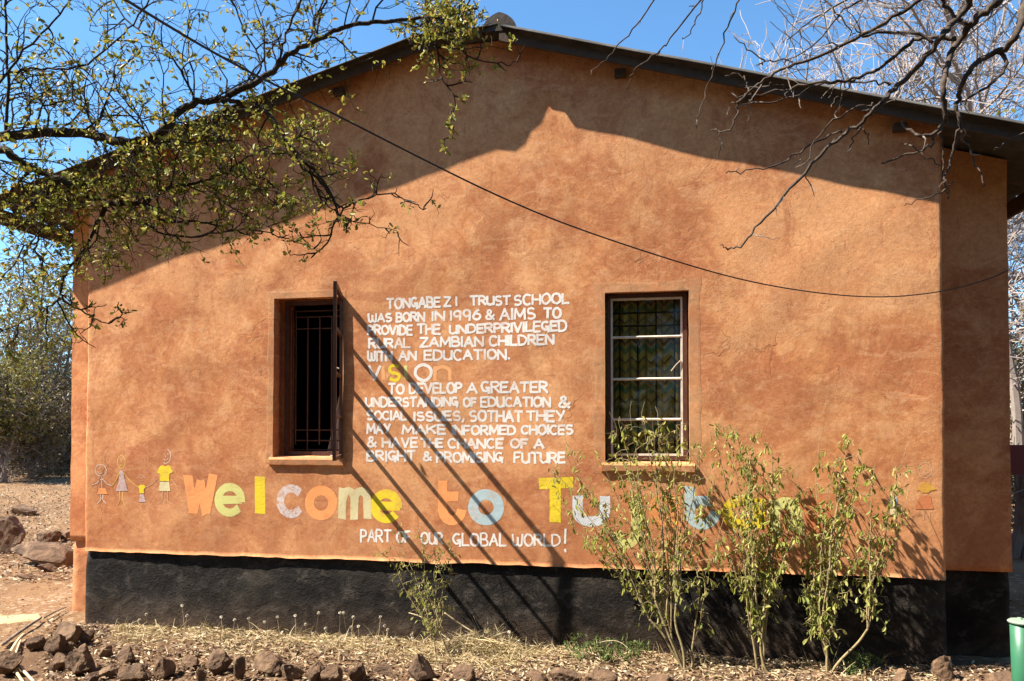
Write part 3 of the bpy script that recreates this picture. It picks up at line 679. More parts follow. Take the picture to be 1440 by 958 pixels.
GL.update({'i_': (.2, [[(.5,0),(.5,1)]]), 'n_': (.9, [[(0,0),(0,.95)], [(0,.55)]+arc(.5,.5,.5,.45,170,0,9)+[(1,0)]]),
 'e_': (1, [[(.05,.5),(.98,.5)], arc(.5,.5,.5,.5,-8,312,36)[1:]]), 'c_': (1, [arc(.5,.5,.5,.5,48,315,32)]), 'o_': (1, [arc(.5,.5,.5,.5,95,455,40)]),
 'l_': (.2, [[(.5,0),(.5,1)]]), 'm_': (1, [[(.02,0),(.05,1)], [(.05,.6)]+arc(.28,.65,.22,.33,170,0,8)+[(.48,0)], [(.52,.6)]+arc(.74,.65,.24,.33,170,0,8)+[(1,0)]]),
 't_': (1, [[(.16,1),(.15,.32)]+arc(.55,.34,.40,.34,180,345,20), [(.18,.66),(.72,.66)]]),
 'u_': (1, [[(0,1),(0,.45)]+arc(.5,.42,.5,.42,180,360,22)+[(1,1)]]), 'j_': (1, [[(.86,1),(.86,.3)]+arc(.45,.27,.41,.27,0,-165,18)]),
 'a_': (1, [arc(.46,.5,.46,.5,20,380,36), [(.96,.98),(.98,.0)]]), 'w_': (1, [[(0,1),(.22,.0)], [(.22,.0),(.5,.82)], [(.5,.82),(.74,.0)], [(.74,.0),(1,1)]])})
BIG = [('w_','orange',259,305,666,725,13),('e_','lime',302,344,680,726,11),('l_','yellow',358,373,667,726,15),('c_','chalk',389,430,682,728,11),('o_','orange',429,474,684,731,13),
 ('m_','cream',475,522,685,732,11),('e_','yellow',521,565,689,735,12),('t_','orange',611,657,675,738,13),('o_','blue',659,708,689,738,14),('T','yellow',754,808,672,739,15),('u_','palewhite',806,857,694,740,14),
 ('j_','lime',860,905,694,771,13),('a_','orange',914,957,694,742,13),('t_','blue',957,1014,682,744,14),('a_','yellow',1016,1076,697,745,14),('n_','lime',1083,1126,698,750,14),('e_','rust',1133,1170,700,750,12)]
for ch, mt, x0, x1, yt, yb, sw in BIG:
    m_ = MB(); h = sw/2*.92; xx = (x0+h, x1-h) if ch != 'l_' else ((x0+x1)/2-.5, (x0+x1)/2+.5); q = ppm(W((x0+x1)/2, 700))
    glyph(m_, ch, (xx[0], yt+h, yb-h, xx[1], yt+h, yb-h), sw/q*1.05, .004, rough=.035, step=.3); o = m_.build('painted_letter', M[mt], house)
    o['label'] = {'orange': 'orange', 'lime': 'pale lime green', 'yellow': 'bright yellow', 'chalk': 'worn chalky white', 'cream': 'faded cream', 'blue': 'pale blue', 'palewhite': 'bluish white', 'rust': 'rusty orange'}[mt]+' painted letter '+ch[0]
for ch, mt, x0, x1, yt, yb, sw in (('V','white',518,535,513,536,4),('i_','peach',536,541,514,534,5),('S','yellow',546,563,512,537,4.5),('i_','lime',567,574,513,534,5),('O','white',583,608,511,537,4.5),('n_','peach',611,634,513,536,5)):
    m_ = MB(); q = ppm(W(560, 525)); glyph(m_, ch, (x0+1, yt+2, yb-2, x1-1, yt+2, yb-2), sw/q, .02); m_.build('painted_letter', M[mt], house)
# stick people painted on the wall; local drawing coordinates are photo pixels
def fig(head, strokes, fills, hmat, smat, facem):
    m_ = MB(); lay = 0; sc = ppm(W(head[0], 690))
    def st(px_, wd, mi=0):
        nonlocal lay; ribbon(m_, [(W(*p).x, W(*p).z) for p in px_], wd*.72/sc, lay % 9, mi=mi, rough=.25); lay += 1
    hx_, hy, rx, ry, a0, a1 = head
    st(arc(hx_, hy, rx, ry, a0, a1, 18), 1.5, 0)
    for dx in (-.35, .35): st([(hx_+dx*rx, hy-.3*ry), (hx_+dx*rx+.8, hy-.25*ry)], 1.3, 2)
    st([(hx_, hy-.1*ry), (hx_+.3, hy+.15*ry)], 1.0, 2); st(arc(hx_, hy+.25*ry, rx*.45, ry*.3, 10, 170, 6), 1.2, 2)
    for s_ in strokes: st(s_, 1.6, 1)
    root = m_.build('painted_figure', [M[hmat], M[smat], M[facem]], house)
    for nm, mt, poly in fills:
        f_ = MB(); cx_ = sum(p[0] for p in poly)/len(poly); cy_ = sum(p[1] for p in poly)/len(poly); pts = []
        dense = []
        for a, b in zip(poly, poly[1:]+poly[:1]):
            for i in range(4): dense.append((a[0]+(b[0]-a[0])*i/4+rng.uniform(-.3, .3), a[1]+(b[1]-a[1])*i/4+rng.uniform(-.3, .3)))
        for p in [(cx_, cy_)]+dense: q = W(*p); pts.append((q.x, disp(q.x, q.z)-.0015, q.z))
        n = len(dense); f_.add(pts, [(0, 1+i, 1+(i+1) % n) for i in range(n)]); sub(f_.build(nm, M[mt], None, recalc=False), root)
    return root
fig((142.0, 661.5, 7.8, 8.3, 0, 372), [[(143,671),(143.2,688)], [(143,673),(136,680),(128.5,682.5)], [(144,673.5),(151,681),(157,683)], [(141,695),(142,703),(137,708)], [(144.5,695),(144,703),(148.5,708)]],
    [('skirt', 'orange', [(139,686.5),(148,686.5),(151.5,695),(136.5,695)])], 'pale', 'pale', 'pale')
fig((170.8, 649.7, 5.5, 9.2, 0, 372), [[(171,659),(171,663)], [(173,663),(180,673),(187,680),(196,686)], [(168.5,664),(163,676),(158,682.5)], [(168,690),(168,704),(165,710)], [(172.5,690),(172.5,704),(175.5,710.5)]],
    [('dress', 'lilac', [(169,662),(173,662),(176,676),(179.5,690.5),(163,691),(167,676)])], 'gold', 'gold', 'gold')
fig((199.0, 673.5, 4.6, 5.5, 190, 350), [], [('shirt', 'yellow', [(195,684),(198,682),(203,682),(205,685),(202.5,688),(202.5,694),(196.5,694),(196,688)]), ('skirt', 'lilac', [(197,695),(202,695),(205.5,706),(195.5,706)])], 'faint', 'faint', 'faint')
fig((233.0, 641.5, 7.0, 10.3, -70, 110), [[(205,685.5),(214,681),(221,674)], [(242,674),(246,680),(250,685)], [(229,691),(228.5,705),(222.5,708.5)], [(236,691),(236,705),(242,708.5)]],
    [('shirt', 'yellow', [(226,655.5),(229,654.5),(232.5,656),(237,654.5),(240,656),(243.5,664),(238.5,667),(238.5,676.5),(225,676.5),(225.5,667),(221,664)]), ('skirt', 'cream', [(225.5,677.5),(238.5,677.5),(240,690.5),(223.5,690.5)])], 'pale', 'faint', 'pale')
fig((1301.0, 661.5, 9.6, 11.2, 0, 372), [[(1307,720),(1308,733)], [(1300,716),(1299,731)]],
    [('shirt', 'ochre', [(1296,678.5),(1306,678.5),(1318,689),(1309,690),(1306,693),(1297,693),(1294,690),(1288,690)]), ('skirt', 'rust', [(1293,697),(1308,697),(1313,716),(1287,716)])], 'faint', 'faint', 'faint')
fig((1257.0, 694, 3.5, 4, 0, 360), [], [('shirt', 'sky', [(1252,699),(1261,699),(1263,714),(1251,714)]), ('skirt', 'cream', [(1251.5,715.5),(1262.5,715.5),(1261,726),(1252.5,726)])], 'faint', 'faint', 'faint')

# ------------------------------------------------------------------ plants: branch and leaf growers
def leaf_at(mb_, p, d, up_, L, wd, fold=.25):
    d = d.normalized(); s_ = d.cross(up_)
    if s_.length < 1e-4: s_ = d.orthogonal()
    s_.normalize(); n_ = s_.cross(d)
    f = n_*(fold*wd); q1, q2, c = p+d*L*.34, p+d*L*.74, p+d*L
    mb_.add([p, q1+s_*wd*.40+f*.8, q2+s_*wd*.46+f, c, q2-s_*wd*.46+f, q1-s_*wd*.40+f*.8], [(0, 1, 2, 3), (0, 3, 4, 5)])
def rv(rg, s_=1.0): return Vector((rg.gauss(0, 1), rg.gauss(0, 1), rg.gauss(0, 1)))*s_
def walk(rg, p, d, L, n, wob, pull=Vector((0, 0, 0))):
    pts = [p.copy()]; d = d.normalized()
    for i in range(n):
        d = (d+rv(rg, wob)+pull).normalized(); pts.append(pts[-1]+d*(L/n))
    return pts
def resample(pts, step):
    out = [pts[0]]
    for a, b in zip(pts, pts[1:]):
        n = max(1, int((b-a).length/step))
        for i in range(1, n+1): out.append(a.lerp(b, i/n))
    return out
def smooth(pts, it=1):
    for _ in range(it):
        q = [pts[0]]
        for a, b in zip(pts, pts[1:]): q += [a.lerp(b, .25), a.lerp(b, .75)]
        pts = q+[pts[-1]]
    return pts
def twigs(rg, wood, leaves, pts, r0, lvl, P):
    """side shoots along pts"""
    tot = sum((b-a).length for a, b in zip(pts, pts[1:])); acc = 0; nxt = P['gap'][lvl]*rg.uniform(.3, 1)
    for a, b in zip(pts, pts[1:]):
        acc += (b-a).length
        if acc < nxt: continue
        nxt = acc+P['gap'][lvl]*rg.uniform(.5, 1.5)
        t = (b-a).normalized(); sd = rv(rg); sd = sd-t*sd.dot(t); sd.normalize(); sd.y *= P.get('flat', 1.0)
        d = (t*rg.uniform(.3, .9)+sd+P.get('bias', Vector())).normalized(); L = P['len'][lvl]*rg.uniform(.5, 1.3)*(1-.4*acc/tot)
        q = walk(rg, b, d, L, P['seg'][lvl], P['wob'], P.get('pull', Vector())); r = min(r0*.6, P['rad'][lvl])
        wood.tube(q, [r*(1-.65*i/(len(q)-1)) for i in range(len(q))], 4 if lvl == 0 else 3, cap=False)
        if lvl+1 < len(P['len']): twigs(rg, wood, leaves, q, r, lvl+1, P)
        if leaves is not None and lvl >= P.get('leaflvl', 1): leafy(rg, leaves, q, P)
def leafy(rg, leaves, q, P):
    for a, b in zip(q, q[1:]):
        if rg.random() > P['leafp']: continue
        for _ in range(rg.randint(*P['cl'])):
            t = (b-a).normalized(); d = (t*.5+rv(rg, .6)+P.get('leafpull', Vector())).normalized(); L = P['leaf']*rg.uniform(.6, 1.25)
            leaf_at(leaves, b+rv(rg, P['leaf']*.15), d, rv(rg), L, L*P['lw'])
def pix(path, y0, y1=None, rg=None):
    y1 = y0 if y1 is None else y1; n = len(path); return [W(p[0], p[1], y0+(y1-y0)*i/max(1, n-1)+(rg.gauss(0, .03) if rg else 0)) for i, p in enumerate(path)]

# ---- leafy tree whose boughs hang in from the left
rg = random.Random(5)
Z1 = lambda L, ox=0, k=2.994: [(ox+a/k, b/k) for a, b in L]
base = Vector((-3.75, -2.45, 0))
tree = empty('leafy_tree', base, 'small leaved tree reaching in from the left on gnarled dark boughs, yellow green leaves', 'tree')
wood, thin, lv = MB(), MB(), MB()
trunk = [base+Vector(v) for v in ((0, 0, -.1), (.03, .02, .6), (-.03, .05, 1.3), (.06, .0, 2.0), (.05, .05, 2.55))]
wood.tube(smooth(trunk, 2), [.15-.05*i/16 for i in range(17)][:len(smooth(trunk, 2))] if len(smooth(trunk, 2)) <= 17 else [.15-.05*i/len(smooth(trunk, 2)) for i in range(len(smooth(trunk, 2)))], 10)
top = trunk[-1]
def bough(path, y0, y1, r0, r1, start=None, lvlP=None, it=2, sides=8, wd=None, ex=.8):
    pts = pix(path, y0, y1, rg)
    if start is not None: pts = [start, start.lerp(pts[0], .5)+Vector((0, 0, .05))]+pts
    pts = smooth(pts, it); n = len(pts)
    pts = [p+rv(rg, .004) for p in pts]
    (wd or wood).tube(pts, [r0+(r1-r0)*(i/(n-1))**ex for i in range(n)], sides, cap=True)
    return pts
PL = dict(gap=[.066, .050, .060], len=[.50, .26, .13], seg=[7, 5, 3], rad=[.0046, .0025, .0016], wob=.27, leafp=.31, cl=(2, 4), leaf=.026, lw=.50, leaflvl=1, flat=.6)
def prm(**k): q = dict(PL); q.update(k); return q
b1 = bough(Z1([(0,580),(230,550),(400,575),(520,600),(620,590),(720,530),(732,480),(820,435),(930,420),(1050,360),(1140,310),(1220,220),(1330,170),(1437,115)])+[(510,33),(545,30),(600,28),(640,20),(672,10)], -2.25, -1.95, .026, .006, top)
b2 = bough(Z1([(0,610),(50,660),(130,710),(230,745),(310,790),(400,840),(480,865),(580,855),(640,870),(670,920),(720,940),(830,930),(950,960)]), -2.25, -2.0, .024, .004, top-Vector((0, 0, .15)))
b3 = bough(Z1([(930,420),(1050,435),(1130,470),(1180,550),(1220,610),(1290,690),(1370,770),(1430,890)])+[(470,322),(460,345),(438,362)], -2.08, -2.0, .011, .003)
b4 = bough(Z1([(600,855),(700,790),(830,770),(950,730),(1050,650),(1200,600),(1300,560)]), -2.06, -1.95, .009, .003)
b5 = bough([(600,28),(624,60),(647,70),(670,85),(704,90),(728,88)], -1.98, -1.9, .006, .002)
b6 = bough([(612,45),(614,70),(620,107),(637,130),(640,150),(637,197)], -1.98, -1.95, .005, .0015)
b7 = bough([(440,244),(460,264),(477,297),(497,287),(517,277),(553,272),(583,287),(597,294)], -2.0, -1.95, .006, .002)
b8 = bough([(407,204),(425,238),(440,244),(450,280),(470,300),(513,317),(560,325)], -2.02, -1.95, .005, .0015)
b9 = bough([(75,248),(62,290),(56,326),(52,340),(49,358),(70,372)], -2.2, -2.1, .007, .003)
b10 = bough([(150,287),(128,330),(107,367),(92,382),(88,403),(85,420),(100,429),(115,437),(130,445),(150,458),(166,450),(178,436)], -2.1, -2.0, .008, .002)
b11 = bough([(85,420),(71,431),(58,440),(30,455),(-10,470)], -2.1, -2.2, .005, .002)
b12 = bough([(6,193),(10,150),(12,100),(8,40),(10,-40)], -2.3, -2.35, .008, .004)
b13 = bough([(12,103),(40,95),(70,97),(115,98),(160,62),(190,30),(230,-30)], -2.3, -2.2, .006, .003)
b14 = bough([(-30,160),(10,100),(48,55),(80,30),(112,-20)], -2.4, -2.3, .006, .003)
b15 = bough([(274,145),(262,110),(248,88),(220,55),(180,35),(150,-20)], -2.15, -2.2, .006, .003)
b16 = bough([(391,96),(398,60),(410,30),(425,0),(420,-40)], -2.05, -2.1, .006, .004)
b17 = bough([(350,120),(372,88),(340,40),(330,5),(300,-30)], -2.0, -2.1, .005, .003)
b18 = bough([(444,57),(450,20),(470,-30)], -2.05, -2.1, .005, .004)
b19 = bough([(134,192),(120,150),(95,140),(60,150),(20,130),(-20,140)], -2.2, -2.2, .005, .003)
b20 = bough([(210,190),(180,160),(150,130),(130,105),(100,90)], -2.15, -2.1, .005, .002)
b21 = bough([(45,238),(20,260),(0,300),(-30,330)], -2.2, -2.2, .008, .003)
b22 = bough([(180,287),(205,320),(250,335),(300,330),(350,320),(400,335),(440,350)], -2.05, -1.95, .006, .002)
b23 = bough([(300,133),(320,180),(330,225),(352,260),(390,290)], -2.0, -1.95, .006, .002)
for b_, q in ((b1, prm(gap=[.062, .05, .06], leafp=.24)), (b2, prm()), (b3, prm(len=[.24, .15, .08], leafp=.28)), (b4, prm(leafp=.6)), (b5, prm(len=[.14, .08, .05], leafp=.35)), (b6, prm(len=[.12, .08, .05], leafp=.5, pull=Vector((0,0,-.12)))),
              (b7, prm(len=[.15, .08, .05], leafp=.10)), (b8, prm(len=[.13, .08, .05], leafp=.14)), (b9, prm(leafp=.6)), (b10, prm(len=[.15, .10, .06], leafp=.3)), (b11, prm(len=[.3, .18, .1])), (b21, prm(leafp=.6)), (b22, prm(len=[.16, .11, .07], leafp=.28)), (b23, prm(len=[.3, .18, .1], leafp=.6))):
    twigs(rg, thin, lv, b_, .012, 0, q)
for b_ in (b12, b13, b14, b15, b16, b17, b18, b19, b20): twigs(rg, thin, lv, b_, .006, 0, prm(len=[.30, .18, .10], leafp=.22, gap=[.06, .055, .07]))
for (px, py, sx_, sy_, n, y) in ((632, 26, 36, 20, 420, -1.97), (655, 45, 14, 22, 50, -1.95), (590, 45, 28, 18, 70, -1.97), (55, 300, 40, 24, 260, -2.2), (95, 275, 38, 24, 200, -2.15), (150, 262, 40, 22, 170, -2.1), (200, 240, 40, 22, 130, -2.05), (290, 185, 40, 26, 170, -2.05), (255, 235, 70, 30, 220, -2.05), (330, 262, 80, 34, 260, -2.0), (210, 310, 70, 22, 160, -2.05), (150, 355, 40, 22, 90, -2.0), (420, 190, 40, 40, 110, -2.0)):
    for _ in range(int(n*.62)):                    # short leafy spurs
        p = W(rg.gauss(px, sx_*.6), rg.gauss(py, sy_*.6), y+rg.gauss(0, .10)); q = walk(rg, p, rv(rg), rg.uniform(.03, .09), 3, .4)
        thin.tube(q, .0016, 3, cap=False)
        if rg.random() < .55: leafy(rg, lv, q, prm(leafp=.6, leaf=.026))
# unseen crown added above and left of the picture to shade the yard
cv = MB(); rgc = random.Random(91)
for cx_, cy_, cz_ in ((-6.3, -5.2, 5.6), (-5.0, -5.0, 5.2), (-3.6, -4.9, 5.4), (-2.2, -5.0, 5.3), (-4.4, -5.0, 6.4), (-5.6, -5.8, 6.2), (-3.0, -5.8, 6.0), (-1.4, -5.6, 5.8), (-7.3, -5.6, 6.0)):
    c = Vector((cx_, cy_, cz_)); wood.tube(smooth([top, top.lerp(c, .45)+Vector((0, 0, .35)), c], 2), [.06, .055, .05, .045, .04, .035, .03, .025, .02, .018, .015, .012][:len(smooth([top, top, c], 2))], 6)
    for _ in range(24):
        q = walk(rgc, c, rv(rgc), rgc.uniform(.4, 1.0), 6, .25); wood.tube(q, [.010, .009, .008, .007, .006, .005, .004], 4, cap=False)
        for a in q[1:]:
            for _ in range(9): L = rgc.uniform(.10, .20); leaf_at(cv, a+rv(rgc, .14), rv(rgc), rv(rgc), L, L*.6)
cv.build('crown', M['leaf_olive'], tree)
tw = wood.build('trunk', M['bark_dark'], tree, smooth=True); thin.build('twigs', M['bark_dark'], tree); lv.build('foliage', M['leaf_olive'], tree)
print('tree leaves', len(lv.f), 'twig faces', len(thin.f))

# ---- bare boughs hanging in from the right
rg = random.Random(21)
base = Vector((2.9, -2.3, 0)); rt = empty('bare_tree', base, 'leafless dark tree dangling crooked bare twigs in front of the right gable slope', 'tree')
wood, thin = MB(), MB()
trunk = smooth([base+Vector(v) for v in ((0, 0, -.1), (-.05, .03, 1.2), (.04, 0, 2.4), (-.1, .05, 3.6), (-.25, .08, 4.6))], 2)
wood.tube(trunk, [.17-.08*i/len(trunk) for i in range(len(trunk))], 10); top = trunk[-1]
ZR = lambda L: [(960+a/2.994, b/2.994) for a, b in L]
def rb(path, y0, y1, r0, r1, start=None, it=2): return bough(path, y0, y1, r0*1.15, r1*1.1, start, it=it, sides=7, ex=1.15)
PR = dict(gap=[.13, .10], len=[.22, .12], seg=[7, 5], rad=[.0034, .002], wob=.28, leafp=0, cl=(0, 0), leaf=.02, lw=.5, flat=.5, pull=Vector((0, 0, -.10)))
def prr(**k): q = dict(PR); q.update(k); return q
rbs = [
 (rb([(1435,-60),(1420,-20)]+ZR([(1330,0),(1290,40),(1210,110),(1160,170),(1120,250),(1100,330),(1095,420),(1110,490),(1100,530),(1050,570),(980,575),(945,550),(922,515)]), -2.0, -1.9, .016, .0035, top), prr(gap=[.2, .14], len=[.12, .08])),
 (rb([(1385,-40)]+ZR([(1210,0),(1180,60),(1100,130),(1070,190),(960,310),(900,365),(830,430),(770,510),(680,560),(580,650),(500,740),(420,830),(310,958)])+[(1045,345),(1025,352),(1015,345)], -2.0, -1.75, .013, .0022, top), prr(len=[.14, .08], gap=[.16, .1])),
 (rb(ZR([(1145,165),(1050,155),(960,170),(870,260),(760,325),(640,345),(500,360),(380,390),(230,410),(205,390)]), -1.95, -1.8, .008, .0022), prr(len=[.14, .08])),
 (rb([(1330,-40)]+ZR([(1000,0),(870,80),(740,155),(620,220),(480,270),(380,310),(300,370),(230,430),(235,450),(215,520),(190,555),(120,545)]), -2.05, -1.8, .008, .0022, top+Vector((0,0,.1))), prr(len=[.16, .09])),
 (rb(ZR([(1060,180),(950,130),(840,130),(740,155)]), -1.95, -1.95, .006, .004), prr()),
 (rb(ZR([(720,340),(570,350),(480,410),(350,430),(210,440)]), -1.85, -1.8, .005, .002), prr(len=[.12, .07])),
 (rb(ZR([(800,440),(700,460),(620,520),(550,600),(510,700)]), -1.85, -1.8, .004, .0018), prr(len=[.08, .05], gap=[.3, .2])),
 (rb(ZR([(665,550),(590,580),(480,650),(380,700),(280,725),(180,725)]), -1.82, -1.8, .004, .002), prr(len=[.06, .04], gap=[.25, .2])),
 (rb(ZR([(750,530),(782,565),(780,610)]), -1.83, -1.8, .0035, .0015), None), (rb(ZR([(745,540),(720,590),(695,645)]), -1.83, -1.8, .0035, .0015), None),
 (rb(ZR([(1430,0),(1425,100),(1400,170),(1330,220),(1240,260),(1180,330),(1155,420),(1150,470),(1170,550),(1140,620),(1110,720),(1100,770),(1120,830)]), -2.0, -1.85, .014, .002, top+Vector((.1,0,.05))), prr(len=[.12, .07], gap=[.2, .1])),
 (rb(ZR([(1330,220),(1370,260),(1350,310),(1290,360),(1220,400),(1170,440)]), -1.95, -1.9, .007, .003), prr(gap=[.25, .1], len=[.1, .06])),
 (rb(ZR([(1165,545),(1200,620),(1240,700),(1270,780)]), -1.88, -1.85, .004, .0018), prr(gap=[.2, .1], len=[.06, .04])),
 (rb(ZR([(1080,560),(1095,650),(1095,750),(1120,830)]), -1.88, -1.85, .004, .002), None),
 (rb(ZR([(1062,570),(1050,620),(960,650),(840,685)]), -1.88, -1.82, .0045, .003), None),
 (rb(ZR([(935,610),(990,630),(1050,680),(1090,700)]), -1.86, -1.86, .003, .002), None),
 (rb(ZR([(1140,765),(1080,820),(1020,840),(930,862)]), -1.85, -1.82, .003, .0016), None),
 (rb([(1060,-40)]+ZR([(240,0),(180,130),(140,260),(110,370),(70,470),(57,540)]), -1.9, -1.8, .004, .0016, top+Vector((-.3,0,.6))), prr(gap=[.3, .1], len=[.06, .04])),
 (rb(ZR([(1500,520),(1437,560),(1310,635)]), -1.9, -1.85, .004, .002), None),
 (rb([(1010,-40)]+ZR([(90,0),(60,90),(40,140),(0,165)]), -1.9, -1.85, .004, .0016, top+Vector((-.3,0,.6))), None),
 (rb(ZR([(480,270),(410,252),(345,260),(330,268),(318,272)]), -1.87, -1.85, .003, .0018), None),
 (rb(ZR([(345,260),(280,210),(215,155)]), -1.85, -1.82, .003, .0018), None),
 (rb([(945,-40),(920,0),(891,40),(871,63),(847,88),(832,100)], -1.9, -1.8, .004, .0016, top+Vector((-.4,0,.7))), prr(gap=[.2, .1], len=[.06, .04])),
 (rb([(960,30),(940,60),(920,77),(897,93),(886,107),(882,127)], -1.9, -1.8, .004, .0016, top+Vector((-.4,0,.7))), prr(gap=[.3, .1], len=[.05, .04])),
 (rb(ZR([(900,-60),(740,0),(640,80),(560,190),(430,260)]), -2.0, -1.9, .004, .002), prr()),
 (rb(ZR([(560,-40),(640,30),(720,150)]), -2.0, -1.95, .004, .002), prr()),
 (rb(ZR([(830,-60),(640,20),(500,110),(435,185)]), -2.0, -1.9, .004, .0015), prr()),
 (rb(ZR([(1090,0),(1130,60),(1210,100)]), -2.0, -1.98, .006, .006), None),
 (rb(ZR([(880,350),(800,345),(700,340)]), -1.87, -1.85, .004, .003), None),
 (rb(ZR([(720,345),(660,400),(620,455)]), -1.85, -1.82, .003, .0015), None),
 (rb(ZR([(230,430),(280,380),(265,330),(235,302),(185,320)]), -1.8, -1.8, .003, .002), None),
 (rb(ZR([(280,430),(320,370),(380,350),(425,365)]), -1.8, -1.8, .003, .002), None),
]
for pts, q in rbs:
    if q: twigs(rg, thin, None, pts, .006, 0, q)
wood.build('trunk', M['bark_brown'], rt, smooth=True); thin.build('twigs', M['bark_grey'], rt)

# ------------------------------------------------------------------ cable slung to the corner of the long wall
pth = [(-40, -140, -4.0), (175, 0, -3.45), (330, 92, -3.0), (450, 150, -2.65), (600, 227, -2.2), (700, 276, -1.9), (800, 318, -1.6), (950, 368, -1.15), (1050, 396, -.85), (1150, 413, -.55), (1235, 419, -.3), (1300, 414, -.08), (1350, 405, .10), (1395, 391, .24), (1418, 380, .29)]
m_ = MB(); cp = smooth([W(*p) for p in pth], 3); m_.tube(cp, .0038, 6)
tag(m_.build('overhead_cable', M['cable_black'], smooth=True), 'thin black cable sagging across the gable from the upper left to the right corner', 'cable')

# ------------------------------------------------------------------ shrubs against the wall
def shrub(name, bpx, tips, label, seed, nl, y_b, leafmat, L=.045, stem=.0066, wood_mat='stem_tan', spread=.13):
    rg_ = random.Random(seed); b = W(bpx[0], bpx[1], y_b); b.z = ground_z(b.x, b.y)-.02; root = empty(name, (b.x, b.y, 0), label, 'shrub', None)
    wd_, lf = MB(), MB()
    forks = []
    tips = sorted(tips)
    for i0 in range(0, len(tips), 5):
        grp = tips[i0:i0+5]; mx, my = sum(t[0] for t in grp)/len(grp), sum(t[1] for t in grp)/len(grp); bb = b+Vector((rg_.gauss(0, .03), rg_.gauss(0, .02), 0))
        c = W(mx, my, y_b+rg_.uniform(-.03, .08))-bb; fk = rg_.uniform(.16, .34); f = bb+Vector((c.x*fk*1.05+rg_.gauss(0, .04), c.y*fk, c.z*fk)); q = [bb, bb.lerp(f, .35)+Vector((rg_.gauss(0, .012), 0, 0)), bb.lerp(f, .7)+Vector((rg_.gauss(0, .012), 0, 0)), f]
        q = smooth(q, 2); wd_.tube(q, [stem*1.35*(1-.3*i/len(q)) for i in range(len(q))], 7); forks += [f]*len(grp)
    for (tx, ty), fk in zip(tips, forks):
        tip = W(tx, ty, y_b+rg_.uniform(.0, .20) if y_b < -.22 else y_b+rg_.uniform(-.05, .08)); H = tip-fk; pts = [fk]
        for i in range(1, 7):
            t = i/6; q = fk+Vector((H.x*(t**1.15), H.y*t, H.z*(t**.95)))+Vector((rg_.gauss(0, .020), rg_.gauss(0, .02), rg_.gauss(0, .01)))*(1-t*.4); pts.append(q)
        pts = smooth(pts, 2); n = len(pts); wd_.tube(pts, [stem*.85*(1-.84*i/(n-1)) for i in range(n)], 6)
        for i in range(3, n):
            t = i/(n-1)
            if rg_.random() > .25+1.3*t: continue
            if rg_.random() < .75:
                d = Vector((rg_.gauss(0, .7), rg_.gauss(0, .4), rg_.uniform(-.2, .9))); q = walk(rg_, pts[i], d, rg_.uniform(.05, spread), 5, .25, Vector((0, 0, -.08)))
                wd_.tube(q, [.0022, .002, .0018, .0016, .0013, .001], 3, cap=False)
                for a in q[1:]:
                    for _ in range(rg_.choice(nl)):
                        dd = Vector((rg_.gauss(0, .45), rg_.gauss(0, .45), -1.0 if rg_.random() < .8 else .3)); l_ = L*rg_.uniform(.55, 1.25); leaf_at(lf, a+rv(rg_, .006), dd, rv(rg_), l_, l_*rg_.uniform(.28, .46), .4)
            for _ in range(rg_.choice(nl)):
                dd = Vector((rg_.gauss(0, .5), rg_.gauss(0, .5), -.9)); l_ = L*rg_.uniform(.55, 1.25); leaf_at(lf, pts[i]+rv(rg_, .006), dd, rv(rg_), l_, l_*rg_.uniform(.28, .46), .4)
        if stem > .004 and rg_.random() < .6: q = walk(rg_, pts[-1], H, .16, 5, .12); wd_.tube(q, [.0013]*6, 3, cap=False)
    wd_.build('stems', M[wood_mat], root, smooth=True); lf.build('foliage', M[leafmat], root); return root
shrub('shrub', (965, 928), [(772,655),(795,632),(812,668),(842,640),(868,612),(880,650),(905,592),(900,680),(925,600),(852,705),(828,760),(948,596),(965,640),(930,690),(985,630),(782,700),(800,735),(820,690),(1000,690),(1010,760),(990,720),(860,650),(880,620),(890,600),(915,610),(935,612),(940,650)], 'tall straggling shrub with drooping yellow green leaves in front of the curtained window', 3, (0, 0, 1, 1), -.30, 'leaf_shrub')
shrub('shrub', (1072, 922), [(1003,596),(1022,612),(1040,604),(1052,640),(1085,630),(1060,680),(1012,700),(1040,720),(1092,668),(1080,720),(1130,690),(1068,760),(1020,780),(1108,700),(1120,740),(1098,760),(1060,612),(1075,650),(1048,660)], 'dense upright shrub with pale leaves beside the curtained window, between two other shrubs', 4, (0, 1, 1, 1), -.26, 'leaf_shrub')
shrub('shrub', (1162, 905), [(1150,634),(1165,660),(1188,640),(1205,652),(1190,690),(1230,655),(1268,655),(1258,700),(1275,720),(1235,755),(1142,800),(1150,850),(1180,740),(1120,700),(1138,830),(1128,790),(1158,800),(1200,720),(1210,780),(1190,620)], 'open wilted shrub with hanging leaves, nearest the right corner of the gable wall', 8, (0, 0, 1, 1, 2), -.24, 'leaf_shrub')
shrub('shrub', (622, 935), [(533,775),(552,745),(565,790),(590,752),(605,770),(622,760),(640,765),(575,830),(600,820)], 'small spindly shrub with dry leaves below the painted word PART', 12, (0, 0, 1, 1), -.34, 'leaf_shrub', L=.030, stem=.005, spread=.09)
for i, (px, py, hgt, lab) in enumerate(((818, 925, 30, 'low fresh green herb left of the tall shrub'), (846, 922, 26, 'bright green herb at the plinth foot by the tall shrub'), (888, 921, 20, 'tiny green seedling close to the shrub stems'), (1215, 932, 14, 'small pale green weed at the foot of the wilted shrub'))):
    shrub('herb', (px, py), [(px+dx, py-hgt*k) for dx, k in ((-20, .6), (-8, 1.0), (10, .8), (22, .5))], lab, 30+i, (0, 0, 0, 1), -.26, 'leaf_fresh', L=.032, stem=.003, wood_mat='leaf_fresh', spread=.05)['category'] = 'plant'

